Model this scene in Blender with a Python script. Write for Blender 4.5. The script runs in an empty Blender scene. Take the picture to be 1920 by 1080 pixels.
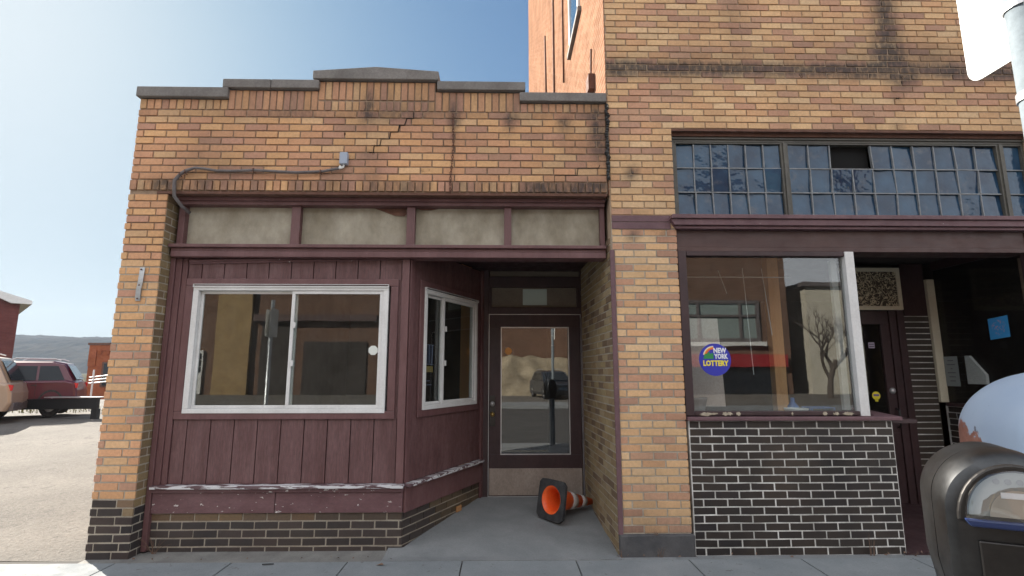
import bpy, bmesh, math, random
from mathutils import Vector, Matrix, noise
R = math.radians
random.seed(7)
sc = bpy.context.scene
col = sc.collection

# ------------------------------------------------------------------ camera, sky, sun, exposure
cam = bpy.data.objects.new("camera", bpy.data.cameras.new("camera"))
col.objects.link(cam)
cam.data.sensor_width = 36
cam.data.lens = 978 / 1920 * 36
cam.data.clip_start = 0.05
cam.data.clip_end = 6000
cam.location = (0, -4.77, 1.53)
cam.rotation_euler = (R(99.12), 0, R(-1.12))
sc.camera = cam
SUN_AZ, SUN_EL = 50.5, 30.0            # degrees left of +Y, above the horizon
w = bpy.data.worlds.new("World")
sc.world = w
w.use_nodes = True
wn = w.node_tree
sky = wn.nodes.new("ShaderNodeTexSky")
sky.sky_type = 'NISHITA'
sky.sun_disc = False
sky.sun_elevation = R(SUN_EL)
sky.sun_rotation = R(-SUN_AZ)
sky.air_density = 1.0
sky.dust_density = 2.2
sky.ozone_density = 1.0
bg = wn.nodes["Background"]
bg.inputs[1].default_value = 0.13
# sky damped toward the sun, with an added street-side glow filling the shaded facade
tc = wn.nodes.new("ShaderNodeTexCoord"); sp_ = wn.nodes.new("ShaderNodeSeparateXYZ"); wn.links.new(tc.outputs["Generated"], sp_.inputs[0])
mr = wn.nodes.new("ShaderNodeMapRange"); mr.interpolation_type = 'SMOOTHSTEP'
mr.inputs["From Min"].default_value = .35; mr.inputs["From Max"].default_value = -.55
wn.links.new(sp_.outputs[1], mr.inputs["Value"])
SKY_DIM = .128; STREET_FILL = (1.62, 1.68, 1.76)
m1 = wn.nodes.new("ShaderNodeMix"); m1.data_type = 'RGBA'; m1.blend_type = 'MULTIPLY'; m1.inputs[0].default_value = 1
m1.inputs[7].default_value = (SKY_DIM * .50, SKY_DIM * .94, SKY_DIM * 1.66, 1); wn.links.new(sky.outputs[0], m1.inputs[6])
m2 = wn.nodes.new("ShaderNodeMix"); m2.data_type = 'RGBA'; m2.inputs[7].default_value = (*STREET_FILL, 1)
# soft shoulder so the haze round the sun does not clip
va = wn.nodes.new("ShaderNodeVectorMath"); va.operation = 'MULTIPLY_ADD'; va.inputs[1].default_value = (1.02,) * 3; va.inputs[2].default_value = (1, 1, 1)
wn.links.new(m1.outputs[2], va.inputs[0]); vd = wn.nodes.new("ShaderNodeVectorMath"); vd.operation = 'DIVIDE'
wn.links.new(m1.outputs[2], vd.inputs[0]); wn.links.new(va.outputs[0], vd.inputs[1])
wn.links.new(mr.outputs[0], m2.inputs[0]); wn.links.new(vd.outputs[0], m2.inputs[6]); wn.links.new(m2.outputs[2], bg.inputs[0])
sun = bpy.data.objects.new("sun", bpy.data.lights.new("sun", 'SUN'))
col.objects.link(sun)
sun.data.energy = 2.0
sun.data.angle = R(0.5)
sun.data.color = (1.0, 0.93, 0.82)
sv = Vector((-math.sin(R(SUN_AZ)) * math.cos(R(SUN_EL)), math.cos(R(SUN_AZ)) * math.cos(R(SUN_EL)), math.sin(R(SUN_EL))))
sun.rotation_euler = sv.to_track_quat('Z', 'Y').to_euler()
sc.view_settings.view_transform = 'Standard'
sc.view_settings.look = 'None'
sc.view_settings.gamma = 1
sc.view_settings.exposure = 3.05
sc.render.engine = 'CYCLES'
sc.cycles.use_denoising = True
sc.cycles.max_bounces = 8
sc.cycles.transparent_max_bounces = 12

# ------------------------------------------------------------------ materials
class NT:
    def __init__(s, name):
        s.m = bpy.data.materials.new(name); s.m.use_nodes = True
        s.t = s.m.node_tree; s.b = s.t.nodes["Principled BSDF"]; s.out = s.t.nodes["Material Output"]
    def n(s, typ, **k):
        x = s.t.nodes.new(typ)
        for a, v in k.items():
            if isinstance(a, str) and not a.startswith('i_'): setattr(x, a, v)
        return x
    def l(s, a, b): s.t.links.new(a, b)
    def coord(s, kind="Object"):
        return s.n("ShaderNodeTexCoord").outputs[kind]
    def noise(s, scale, detail=4, rough=.55, stretch=(1, 1, 1), vec=None, dist=0):
        v = vec or s.coord()
        mp = s.n("ShaderNodeMapping"); mp.inputs["Scale"].default_value = stretch; s.l(v, mp.inputs[0])
        x = s.n("ShaderNodeTexNoise"); x.inputs["Scale"].default_value = scale
        x.inputs["Detail"].default_value = detail; x.inputs["Roughness"].default_value = rough
        x.inputs["Distortion"].default_value = dist
        s.l(mp.outputs[0], x.inputs["Vector"]); return x.outputs["Fac"]
    def ramp(s, fac, a, b, ca=(0, 0, 0, 1), cb=(1, 1, 1, 1)):
        r = s.n("ShaderNodeValToRGB"); e = r.color_ramp.elements
        e[0].position = a; e[1].position = b; e[0].color = ca; e[1].color = cb
        s.l(fac, r.inputs[0]); return r.outputs[0]
    def mix(s, fac, a, b, mode='MIX'):
        x = s.n("ShaderNodeMix"); x.data_type = 'RGBA'; x.blend_type = mode
        for inp, v in ((x.inputs[0], fac), (x.inputs[6], a), (x.inputs[7], b)):
            if hasattr(v, 'is_output'): s.l(v, inp)
            elif isinstance(v, (tuple, list)): inp.default_value = (*v[:3], 1)
            else: inp.default_value = v
        return x.outputs[2]
    def math(s, op, a, b=0.0):
        x = s.n("ShaderNodeMath", operation=op)
        for inp, v in ((x.inputs[0], a), (x.inputs[1], b)):
            if hasattr(v, 'is_output'): s.l(v, inp)
            else: inp.default_value = v
        return x.outputs[0]
    def bump(s, h, strength=.3, dist=.01):
        x = s.n("ShaderNodeBump"); x.inputs["Strength"].default_value = strength
        x.inputs["Distance"].default_value = dist; s.l(h, x.inputs["Height"])
        s.l(x.outputs[0], s.b.inputs["Normal"])

def worn(name, c1, c2, rough=.6, scale=6, stretch=(1, 1, 1), bump=.15, metal=0, chips=None, chip_col=(.5, .48, .45), chip_scale=30, chip_stretch=(1, 1, 1), spec=.5, detail=6, fine=.25, fine_scale=60):
    t = NT(name)
    f = t.ramp(t.noise(scale, detail, .6, stretch), .32, .68)
    c = t.mix(f, c1, c2)
    g = t.ramp(t.noise(fine_scale, 5, .7, stretch), .3, .7, (1 - fine, 1 - fine, 1 - fine, 1), (1 + 0, 1, 1, 1))
    c = t.mix(1.0, c, g, 'MULTIPLY')
    if chips:
        k = t.ramp(t.noise(chip_scale, 5, .6, chip_stretch), chips, chips + .015)
        c = t.mix(k, c, chip_col)
    t.l(c, t.b.inputs["Base Color"])
    r = t.ramp(t.noise(scale * 2.3, 4, .6), .3, .7, (rough * .8,) * 3 + (1,), (min(1, rough * 1.2),) * 3 + (1,))
    t.l(r, t.b.inputs["Roughness"])
    t.b.inputs["Metallic"].default_value = metal
    t.b.inputs["Specular IOR Level"].default_value = spec
    if bump: t.bump(t.noise(fine_scale * 1.2, 6, .65, stretch), bump, .004)
    return t.m

def brick_mat(name, rough=.85, spec=.3, var=.28):
    t = NT(name)
    a = t.n("ShaderNodeAttribute"); a.attribute_name = "Col"
    v = t.ramp(t.noise(38, 5, .65), .25, .75, (1 - var,) * 3 + (1,), (1 + var * .2,) * 3 + (1,))
    c = t.mix(1.0, a.outputs["Color"], v, 'MULTIPLY')
    sp = t.ramp(t.noise(190, 2, .5), .68, .72)
    c = t.mix(t.math('MULTIPLY', sp, .45), c, (.05, .035, .03))
    big = t.ramp(t.noise(1.3, 4, .6, (1, 1, .6)), .3, .75, (.0, .0, .0, 1), (.36, .36, .36, 1))
    st = t.math('MULTIPLY', a.outputs["Alpha"], t.ramp(t.noise(26, 5, .7, (1, 1, .45)), .3, .55, (.45, .45, .45, 1), (1, 1, 1, 1)))
    c = t.mix(big, c, (.12, .085, .06))
    c = t.mix(t.math('MINIMUM', st, .93), c, (.045, .038, .038))
    t.l(c, t.b.inputs["Base Color"])
    t.b.inputs["Roughness"].default_value = rough
    t.b.inputs["Specular IOR Level"].default_value = spec
    t.bump(t.noise(120, 5, .7), .35, .003)
    return t.m

def tex_brick(name, c1, c2, mort, axis='x', rough=.85, w=.2127, h=.0677, var=.3):
    t = NT(name)
    s = t.n("ShaderNodeSeparateXYZ"); t.l(t.coord(), s.inputs[0])
    cb = t.n("ShaderNodeCombineXYZ"); t.l(s.outputs[0 if axis == 'x' else 1], cb.inputs[0]); t.l(s.outputs[2], cb.inputs[1])
    b = t.n("ShaderNodeTexBrick"); t.l(cb.outputs[0], b.inputs["Vector"])
    b.inputs["Scale"].default_value = 1; b.inputs["Brick Width"].default_value = w; b.inputs["Row Height"].default_value = h
    b.inputs["Mortar Size"].default_value = .005; b.inputs["Color1"].default_value = (*c1, 1); b.inputs["Color2"].default_value = (*c2, 1)
    b.inputs["Mortar"].default_value = (*mort, 1)
    v = t.ramp(t.noise(1.2, 6, .65), .3, .7, (1 - var,) * 3 + (1,), (1, 1, 1, 1))
    c = t.mix(1.0, b.outputs["Color"], v, 'MULTIPLY')
    t.l(c, t.b.inputs["Base Color"]); t.b.inputs["Roughness"].default_value = rough; t.b.inputs["Specular IOR Level"].default_value = 0
    t.bump(t.math('SUBTRACT', 1.0, b.outputs["Fac"]), 1.0, .02)
    return t.m

def glass_mat(name, f0=.06, tint=(.9, .93, .92), dust=.0, wave=.03, wscale=2.5):
    t = NT(name)
    t.t.nodes.remove(t.b)
    ge = t.n("ShaderNodeNewGeometry"); dt = t.n("ShaderNodeVectorMath", operation='DOT_PRODUCT')
    t.l(ge.outputs["Normal"], dt.inputs[0]); t.l(ge.outputs["Incoming"], dt.inputs[1])
    cs = t.math('SUBTRACT', 1.0, t.math('ABSOLUTE', dt.outputs["Value"]))
    frs = t.math('ADD', f0, t.math('MULTIPLY', 1 - f0, t.math('POWER', cs, 5.0)))
    tr = t.n("ShaderNodeBsdfTransparent"); tr.inputs[0].default_value = (*tint, 1)
    gl = t.n("ShaderNodeBsdfGlossy"); gl.inputs["Roughness"].default_value = .0
    bp = t.n("ShaderNodeBump"); bp.inputs["Strength"].default_value = wave; bp.inputs["Distance"].default_value = .05
    t.l(t.noise(wscale, 2, .5), bp.inputs["Height"]); t.l(bp.outputs[0], gl.inputs["Normal"])
    mx = t.n("ShaderNodeMixShader"); t.l(frs, mx.inputs[0]); t.l(tr.outputs[0], mx.inputs[1]); t.l(gl.outputs[0], mx.inputs[2])
    res = mx.outputs[0]
    if dust:
        df = t.n("ShaderNodeBsdfDiffuse"); df.inputs[0].default_value = (.45, .42, .38, 1)
        m2 = t.n("ShaderNodeMixShader")
        k = t.ramp(t.noise(4, 6, .7), .35, .8, (dust * .35,) * 3 + (1,), (dust * 1.6,) * 3 + (1,))
        t.l(k, m2.inputs[0]); t.l(res, m2.inputs[1]); t.l(df.outputs[0], m2.inputs[2]); res = m2.outputs[0]
    t.l(res, t.out.inputs[0])
    return t.m

def plain(name, c, rough=.5, metal=0, spec=.5):
    t = NT(name); t.b.inputs["Base Color"].default_value = (*c, 1); t.b.inputs["Roughness"].default_value = rough
    t.b.inputs["Metallic"].default_value = metal; t.b.inputs["Specular IOR Level"].default_value = spec
    return t.m

M = {}
M['brick'] = brick_mat('fired_brick')
M['black_brick'] = brick_mat('glazed_black_brick', rough=.45, spec=.45, var=.35)
M['mortar'] = worn('mortar', (.20, .135, .095), (.38, .27, .185), .95, 3, bump=.5, fine=.35)
M['mortar_light'] = worn('light_mortar', (.36, .31, .25), (.48, .43, .35), .95, 3, bump=.5, fine=.3)
M['mortar_white'] = worn('white_mortar', (.38, .37, .34), (.86, .84, .80), .9, 3.5, bump=.4, fine=.3)
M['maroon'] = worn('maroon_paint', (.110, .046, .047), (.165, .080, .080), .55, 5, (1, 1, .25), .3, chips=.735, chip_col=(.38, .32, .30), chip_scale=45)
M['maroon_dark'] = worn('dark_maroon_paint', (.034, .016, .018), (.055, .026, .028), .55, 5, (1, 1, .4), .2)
M['maroon_peel'] = worn('peeling_maroon_paint', (.115, .050, .056), (.175, .090, .095), .6, 6, (.5, 1, 1), .4, chips=.645, chip_col=(.55, .52, .50), chip_scale=24, chip_stretch=(.6, 1, 1.3))
M['maroon_ledge'] = worn('peeling_ledge_paint', (.09, .045, .05), (.16, .10, .11), .6, 6, (.4, 1, 1), .4, chips=.5, chip_col=(.55, .54, .55), chip_scale=9, chip_stretch=(.5, 2, 4))
M['board'] = worn('maroon_board', (.115, .048, .048), (.180, .092, .092), .6, 9, (1.6, 1, .22), .5, chips=.745, chip_col=(.3, .24, .23), chip_scale=40, fine=.48, fine_scale=50)
M['brown_fascia'] = worn('brown_fascia', (.06, .028, .026), (.095, .05, .044), .6, 4, (.3, 1, 2), .3)
M['purple_paint'] = worn('purple_painted_brick', (.12, .06, .07), (.17, .09, .10), .65, 6, bump=.4, chips=.72)
M['coping'] = worn('coping_clay', (.15, .135, .125), (.235, .215, .20), .8, 4, (1, 1, 1), .4, fine=.35)
M['panel'] = worn('dusty_infill_sheet', (.25, .215, .155), (.44, .40, .32), .8, 2.6, (1.3, 1, .8), .1, fine=.22, fine_scale=11)
M['panel_dark'] = worn('shaded_infill_sheet', (.16, .13, .10), (.21, .175, .135), .8, 3, bump=.1)  # darker copy of the infill sheet, entry shade put into its colour
M['white_vinyl'] = worn('white_vinyl', (.60, .59, .58), (.72, .71, .70), .45, 4, bump=.05, fine=.15)
M['alu'] = worn('brushed_aluminium', (.50, .50, .51), (.62, .62, .63), .38, 8, (1, 1, .1), .05, metal=.6, fine=.15)
M['glass'] = glass_mat('window_glass', .085, dust=.02, wave=.004)
M['glass_door'] = glass_mat('door_glass', .16, tint=(.6, .6, .58), dust=.02, wave=.003)
M['glass_clear'] = glass_mat('shop_glass', .09, tint=(.88, .9, .9), dust=.015, wave=.006)
M['glass_dim'] = glass_mat('side_glass', .03, tint=(.8, .8, .8), dust=.01)
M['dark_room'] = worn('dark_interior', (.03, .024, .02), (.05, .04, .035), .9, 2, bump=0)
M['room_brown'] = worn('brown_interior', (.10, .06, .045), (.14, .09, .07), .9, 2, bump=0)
M['black'] = plain('black_paint', (.012, .012, .013), .5)
M['void'] = plain('dark_void', (.004, .004, .004), 1)
M['rubber'] = worn('black_rubber', (.02, .02, .022), (.05, .05, .052), .8, 12, bump=.2)
M['concrete'] = worn('sidewalk_concrete', (.195, .212, .222), (.255, .270, .278), .92, 2.2, bump=.45, fine=.25, fine_scale=90, chips=.66, chip_col=(.13, .13, .13), chip_scale=15)
M['slab'] = worn('entry_concrete', (.180, .188, .192), (.245, .25, .252), .92, 2.6, bump=.4, fine=.25, fine_scale=70, chips=.76, chip_col=(.45, .45, .43), chip_scale=40)
M['joint'] = plain('joint_dirt', (.06, .055, .05), 1)
M['base_stone'] = worn('dark_base_concrete', (.055, .055, .06), (.11, .105, .105), .9, 4, bump=.6)
M['steel'] = worn('meter_steel', (.045, .047, .050), (.10, .102, .105), .40, 3, (1, 1, 1), .06, metal=1.0, fine=.3, fine_scale=26)
M['steel_dark'] = worn('meter_dark_steel', (.045, .043, .042), (.07, .066, .064), .4, 3, bump=.05, metal=.8)
M['white_paint'] = worn('white_paint', (.66, .66, .64), (.76, .76, .74), .5, 3, bump=.05, fine=.12)
M['galv'] = worn('galvanised_steel', (.42, .45, .47), (.55, .58, .60), .42, 12, bump=.05, metal=.7, fine=.2)
M['pale_blue'] = None
M['orange_plastic'] = worn('orange_plastic', (.85, .10, .015), (.92, .16, .03), .45, 8, bump=.1, fine=.2)
M['reflective'] = worn('white_reflective_band', (.45, .40, .38), (.62, .58, .55), .5, 20, bump=.05)
M['wood'] = worn('interior_pine', (.68, .34, .12), (.76, .43, .18), .5, 4, (3, 3, .3), .1)
M['brass'] = plain('brass', (.55, .38, .14), .3, .9)
M['kick'] = worn('dull_kick_plate', (.34, .28, .24), (.44, .37, .32), .5, 5, (1, 1, .6), .2, metal=.35, fine=.3)
M['conduit'] = worn('grey_conduit', (.10, .085, .085), (.17, .15, .15), .6, 8, bump=.2)
M['rust'] = worn('rust_brown', (.10, .045, .03), (.17, .08, .055), .9, 10, bump=.5)
M['tar'] = worn('black_tar', (.012, .011, .011), (.03, .028, .028), .6, 20, bump=.8, chips=.70, chip_col=(.4, .38, .33), chip_scale=26)
M['glassblock'] = None
M['paper'] = worn('paper', (.42, .42, .40), (.52, .52, .50), .8, 6, bump=0, fine=.08)
M['cream'] = worn('cream_frame', (.55, .50, .38), (.63, .58, .45), .6, 4, bump=.05, fine=.1)
M['ink'] = plain('dark_ink', (.05, .05, .06), .8)

def pale_blue():
    t = NT('peeling_pale_blue_paint')
    base = t.mix(t.ramp(t.noise(3, 4, .6), .3, .7), (.42, .52, .66), (.50, .59, .70))
    s = t.n("ShaderNodeSeparateXYZ"); t.l(t.coord(), s.inputs[0])
    # rust shows low on the street-left side, with a ragged edge
    h = t.math('ADD', t.math('MULTIPLY', t.noise(11, 6, .7), .22), t.math('MULTIPLY', s.outputs[2], -1.0))
    h = t.math('ADD', h, t.math('MULTIPLY', s.outputs[1], .35))
    k = t.ramp(t.math('ADD', h, 2.615), .50, .505)
    sp = t.ramp(t.noise(22, 3, .6), .70, .715)
    c = t.mix(k, base, t.mix(t.ramp(t.noise(25, 4, .6), .3, .7), (.26, .09, .06), (.42, .20, .15)))
    c = t.mix(sp, c, (.18, .2, .25))
    t.l(c, t.b.inputs["Base Color"]); t.b.inputs["Roughness"].default_value = .38
    t.bump(t.noise(14, 4, .6), .08, .01)
    return t.m
M['pale_blue'] = pale_blue()

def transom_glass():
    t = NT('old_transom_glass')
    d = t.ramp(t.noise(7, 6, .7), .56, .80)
    c = t.mix(t.ramp(t.noise(3.2, 3, .6), .35, .65), (.008, .026, .060), (.025, .068, .125))  # blue of the mirrored sky is put into the pane colour
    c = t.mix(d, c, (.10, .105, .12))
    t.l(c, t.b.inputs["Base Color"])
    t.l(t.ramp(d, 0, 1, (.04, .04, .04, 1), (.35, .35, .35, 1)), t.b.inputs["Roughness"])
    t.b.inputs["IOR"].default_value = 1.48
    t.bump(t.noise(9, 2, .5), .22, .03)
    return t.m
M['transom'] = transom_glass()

def gravel():
    t = NT('worn_lot_gravel')
    c = t.mix(t.ramp(t.noise(.5, 6, .65), .3, .7), (.105, .096, .084), (.180, .163, .142))
    g = t.ramp(t.noise(28, 6, .75), .30, .70, (.55, .55, .55, 1), (1.3, 1.3, 1.3, 1))
    c = t.mix(1.0, c, g, 'MULTIPLY')
    k = t.ramp(t.noise(5, 6, .75, (1, .5, 1)), .58, .64)
    c = t.mix(t.math('MULTIPLY', k, .55), c, (.05, .045, .04))
    t.l(c, t.b.inputs["Base Color"]); t.b.inputs["Roughness"].default_value = .95
    t.bump(t.noise(22, 6, .75), .9, .03)
    return t.m
M['gravel'] = gravel()
M['asphalt'] = worn('asphalt', (.055, .055, .055), (.085, .083, .08), .9, 1.2, bump=.6, fine=.35, fine_scale=50)
M['ground'] = worn('far_ground', (.08, .075, .05), (.12, .11, .08), 1, .05, bump=0, spec=0)
M['mortar_tan'] = worn('tan_mortar', (.34, .24, .16), (.50, .37, .26), .95, 3, bump=.5, fine=.35)
M['hill'] = worn('bare_wooded_hill', (.016, .018, .018), (.065, .055, .042), 1, .02, (1, 1, 1.5), 0, fine=.55, fine_scale=.12, spec=0)
M['dry_grass'] = worn('dry_grass', (.16, .17, .05), (.24, .22, .09), 1, 8, bump=0)
M['weed'] = plain('dry_weed', (.16, .10, .07), .9)

# ------------------------------------------------------------------ mesh helpers
class MB:
    def __init__(s, mat=None): s.v = []; s.f = []; s.M = mat
    def add(s, vs, fs, Mx=None):
        o = len(s.v); A = Mx or s.M
        s.v += [tuple(A @ Vector(p)) if A else tuple(p) for p in vs]
        s.f += [tuple(i + o for i in f) for f in fs]; return s
    def box(s, x0, x1, y0, y1, z0, z1, Mx=None):
        vs = [(x, y, z) for z in (z0, z1) for y in (y0, y1) for x in (x0, x1)]
        return s.add(vs, [(0, 2, 3, 1), (4, 5, 7, 6), (0, 1, 5, 4), (2, 6, 7, 3), (0, 4, 6, 2), (1, 3, 7, 5)], Mx)
    def prism(s, pts, a, b, axis='y', Mx=None):
        """polygon (p,q) extruded from a to b: axis y -> (p,t,q), z -> (p,q,t), x -> (t,p,q)"""
        mk = {'y': lambda p, t: (p[0], t, p[1]), 'z': lambda p, t: (p[0], p[1], t), 'x': lambda p, t: (t, p[0], p[1])}[axis]
        n = len(pts); vs = [mk(p, a) for p in pts] + [mk(p, b) for p in pts]
        fs = [tuple(range(n)), tuple(range(2 * n - 1, n - 1, -1))] + [(i, i + n, (i + 1) % n + n, (i + 1) % n) for i in range(n)]
        return s.add(vs, fs, Mx)
    def tube(s, path, r, seg=8, Mx=None, cap=True):
        path = [Vector(p) for p in path]; n = len(path); rr = r if isinstance(r, (list, tuple)) else [r] * n
        vs = []; up = Vector((0, 0, 1)); prev = None
        for i, p in enumerate(path):
            d = (path[min(i + 1, n - 1)] - path[max(i - 1, 0)]).normalized()
            if prev is None:
                a = d.cross(up)
                if a.length < .05: a = d.cross(Vector((1, 0, 0)))
            else: a = prev - d * prev.dot(d)
            a.normalize(); prev = a; b = d.cross(a)
            for k in range(seg):
                t = 2 * math.pi * k / seg; vs.append(tuple(p + (a * math.cos(t) + b * math.sin(t)) * rr[i]))
        fs = [(i * seg + k, i * seg + (k + 1) % seg, (i + 1) * seg + (k + 1) % seg, (i + 1) * seg + k) for i in range(n - 1) for k in range(seg)]
        if cap: fs += [tuple(range(seg - 1, -1, -1)), tuple(range((n - 1) * seg, n * seg))]
        return s.add(vs, fs, Mx)
    def lathe(s, prof, seg=32, Mx=None):
        """profile of (radius, height) round z"""
        n = len(prof); vs = [(r * math.cos(2 * math.pi * k / seg), r * math.sin(2 * math.pi * k / seg), z) for r, z in prof for k in range(seg)]
        fs = [(i * seg + k, i * seg + (k + 1) % seg, (i + 1) * seg + (k + 1) % seg, (i + 1) * seg + k) for i in range(n - 1) for k in range(seg)]
        return s.add(vs, fs, Mx)
    def build(s, name, m, parent=None, bevel=0, smooth=False, seg=2):
        me = bpy.data.meshes.new(name); me.from_pydata(s.v, [], s.f); me.update()
        bm = bmesh.new(); bm.from_mesh(me); bmesh.ops.recalc_face_normals(bm, faces=bm.faces); bm.to_mesh(me); bm.free()
        o = bpy.data.objects.new(name, me); col.objects.link(o)
        me.materials.append(M[m] if isinstance(m, str) else m)
        if parent:
            o.parent = parent; o.matrix_parent_inverse = Matrix.Translation(parent.location).inverted() if parent.rotation_euler.z == 0 else (Matrix.Translation(parent.location) @ Matrix.Rotation(parent.rotation_euler.z, 4, 'Z')).inverted()
        if bevel:
            b = o.modifiers.new("bevel", 'BEVEL'); b.width = bevel; b.segments = seg; b.limit_method = 'ANGLE'
        if smooth:
            for p in me.polygons: p.use_smooth = True
            if smooth == 'auto': me.set_sharp_from_angle(angle=R(32))
        return o

def tag(o, label=None, cat=None, group=None, kind=None):
    if label: o["label"] = label
    if cat: o["category"] = cat
    if group: o["group"] = group
    if kind: o["kind"] = kind
    return o
def thing(name, label, cat, loc=(0, 0, 0), group=None):
    o = bpy.data.objects.new(name, None); o.empty_display_size = .2; col.objects.link(o)
    o.location = loc
    return tag(o, label, cat, group)
def frame_at(A, B):
    """local x runs from A to B, local y points into the wall"""
    A = Vector((A[0], A[1], 0)); B = Vector((B[0], B[1], 0)); u = (B - A).normalized()
    n = Vector((-u.y, u.x, 0))
    m = Matrix.Identity(4)
    m.col[0][:3] = u; m.col[1][:3] = n; m.col[3][:3] = A
    return m
def ring(mb, x0, x1, z0, z1, wd, y0, y1, Mx=None, wt=None, wb=None):
    """rectangular frame, members butt-jointed"""
    wt = wt or wd; wb = wb or wd
    mb.box(x0, x1, y0, y1, z1 - wt, z1, Mx); mb.box(x0, x1, y0, y1, z0, z0 + wb, Mx)
    mb.box(x0, x0 + wd, y0, y1, z0 + wb, z1 - wt, Mx); mb.box(x1 - wd, x1, y0, y1, z0 + wb, z1 - wt, Mx)
    return mb
def text_obj(txt, size, m, parent, mat4, extrude=.0006, bold=.0, sx=1.0, align='CENTER', name='lettering'):
    cu = bpy.data.curves.new("text_src", 'FONT'); cu.body = txt; cu.size = size; cu.extrude = extrude; cu.offset = bold
    cu.align_x = align; cu.align_y = 'CENTER'; cu.resolution_u = 2
    tmp = bpy.data.objects.new("text_src", cu); col.objects.link(tmp)
    dg = bpy.context.evaluated_depsgraph_get(); me = bpy.data.meshes.new_from_object(tmp.evaluated_get(dg))
    bpy.data.objects.remove(tmp); bpy.data.curves.remove(cu)
    me.transform(mat4 @ Matrix.Diagonal((sx, 1, 1, 1)))
    me.name = name; me.materials.clear(); me.materials.append(M[m] if isinstance(m, str) else m)
    o = bpy.data.objects.new(name, me); col.objects.link(o)
    if parent: o.parent = parent; o.matrix_parent_inverse = Matrix.Translation(parent.location).inverted()
    return o
def facing(x, y, z, rz=0):
    """text plane upright, reading from -Y (turned by rz)"""
    return Matrix.Translation((x, y, z)) @ Matrix.Rotation(rz, 4, 'Z') @ Matrix.Rotation(R(90), 4, 'X')

# ------------------------------------------------------------------ brickwork
def nz(x, y, z=0.0): return noise.noise(Vector((x, y, z)))
def G2(x, z, cx, cz, sx, sz, k=1.0): return k * math.exp(-((x - cx) / sx) ** 2 - ((z - cz) / sz) ** 2)
class Bricks:
    """separate bricks standing a few mm proud of the mortar behind them"""
    def __init__(s, Mx, pal, stain, j=.003):
        s.M = Mx; s.v = []; s.f = []; s.c = []; s.pal = pal; s.stain = stain; s.j = j
    def brick(s, u0, u1, z0, z1, c=None, proud=0.0):
        if u1 - u0 < .012: return
        c = c or s.pal((u0 + u1) / 2, (z0 + z1) / 2)
        k = 1 + random.uniform(-.09, .09); j = s.j
        d = random.uniform(-.0022, .0022) + proud
        a0 = u0 + random.uniform(0, j * .5); a1 = u1 - random.uniform(0, j * .5)
        b0 = z0 + random.uniform(0, j * .45); b1 = z1 - random.uniform(0, j * .45)
        o = len(s.v); n = 3
        rz = random.uniform(-.0015, .0015)
        xs = [a0 + (a1 - a0) * i / (n - 1) for i in range(n)]
        e = .0018
        for (dy, ins) in ((-d, 0.0), (.012, -e)):
            for q in (0, 1):
                for i, x in enumerate(xs):
                    X = x + (e if i == 0 else -e if i == n - 1 else 0) * (1 if ins == 0 else 0)
                    Z = (b0 + (e if ins == 0 else 0)) if q == 0 else (b1 - (e if ins == 0 else 0))
                    Z += rz * (i - 1)
                    s.v.append(tuple(s.M @ Vector((X, dy, Z))))
                    st = max(0.0, min(1.0, s.stain(X, Z)))
                    s.c.append((c[0] * k, c[1] * k, c[2] * k, st))
        # front: 0..n-1 bottom, n..2n-1 top; back the same +2n
        for i in range(n - 1):
            s.f.append((o + i, o + i + 1, o + n + i + 1, o + n + i))
            s.f.append((o + i, o + 2 * n + i, o + 2 * n + i + 1, o + i + 1))
            s.f.append((o + n + i, o + n + i + 1, o + 3 * n + i + 1, o + 3 * n + i))
        s.f.append((o, o + n, o + 3 * n, o + 2 * n)); s.f.append((o + n - 1, o + 3 * n - 1, o + 4 * n - 1, o + 2 * n - 1))
    def row(s, z0, z1, off, spans, L=.2127, g=.0095, proud=0.0, cfun=None):
        for (a, b) in spans:
            k = math.floor((a - off) / L); x = off + k * L
            while x < b - .001:
                u0 = max(a, x + g / 2) if x + g / 2 > a else a; u1 = min(b, x + L - g / 2)
                if u1 > a: s.brick(u0, u1, z0, z1, cfun(x, z0) if cfun else None, proud)
                x += L
    def build(s, name, m, parent=None):
        me = bpy.data.meshes.new(name); me.from_pydata(s.v, [], s.f); me.update()
        at = me.color_attributes.new("Col", 'FLOAT_COLOR', 'POINT')
        flat = [x for c in s.c for x in c]; at.data.foreach_set("color", flat)
        bm = bmesh.new(); bm.from_mesh(me); bmesh.ops.recalc_face_normals(bm, faces=bm.faces); bm.to_mesh(me); bm.free()
        o = bpy.data.objects.new(name, me); col.objects.link(o); me.materials.append(M[m])
        if parent: o.parent = parent; o.matrix_parent_inverse = Matrix.Translation(parent.location).inverted()
        return o
I4 = Matrix.Identity(4)
random.seed(11)
YL = [(.72, .42, .21), (.70, .395, .195), (.68, .37, .185), (.69, .43, .235)]
OR = [(.65, .345, .19), (.61, .32, .19), (.67, .36, .20)]
BR = [(.54, .29, .19), (.55, .295, .20), (.48, .27, .18)]
DK = [(.030, .026, .028), (.045, .034, .034), (.022, .020, .024)]
TN = [(.24, .17, .10), (.20, .13, .08)]
def pal_left(x, z):
    edge = .33 + .05 * nz(x * 2, 3.1)
    if z < edge: return random.choice(DK)
    if z < edge + .10: return random.choice(TN + DK[:1] + YL[:1])
    r = random.random()
    if z < 3.15: return random.choice(YL) if r < .68 else random.choice(OR) if r < .88 else random.choice(BR)
    return random.choice(YL) if r < .42 else random.choice(OR) if r < .80 else random.choice(BR)
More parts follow.
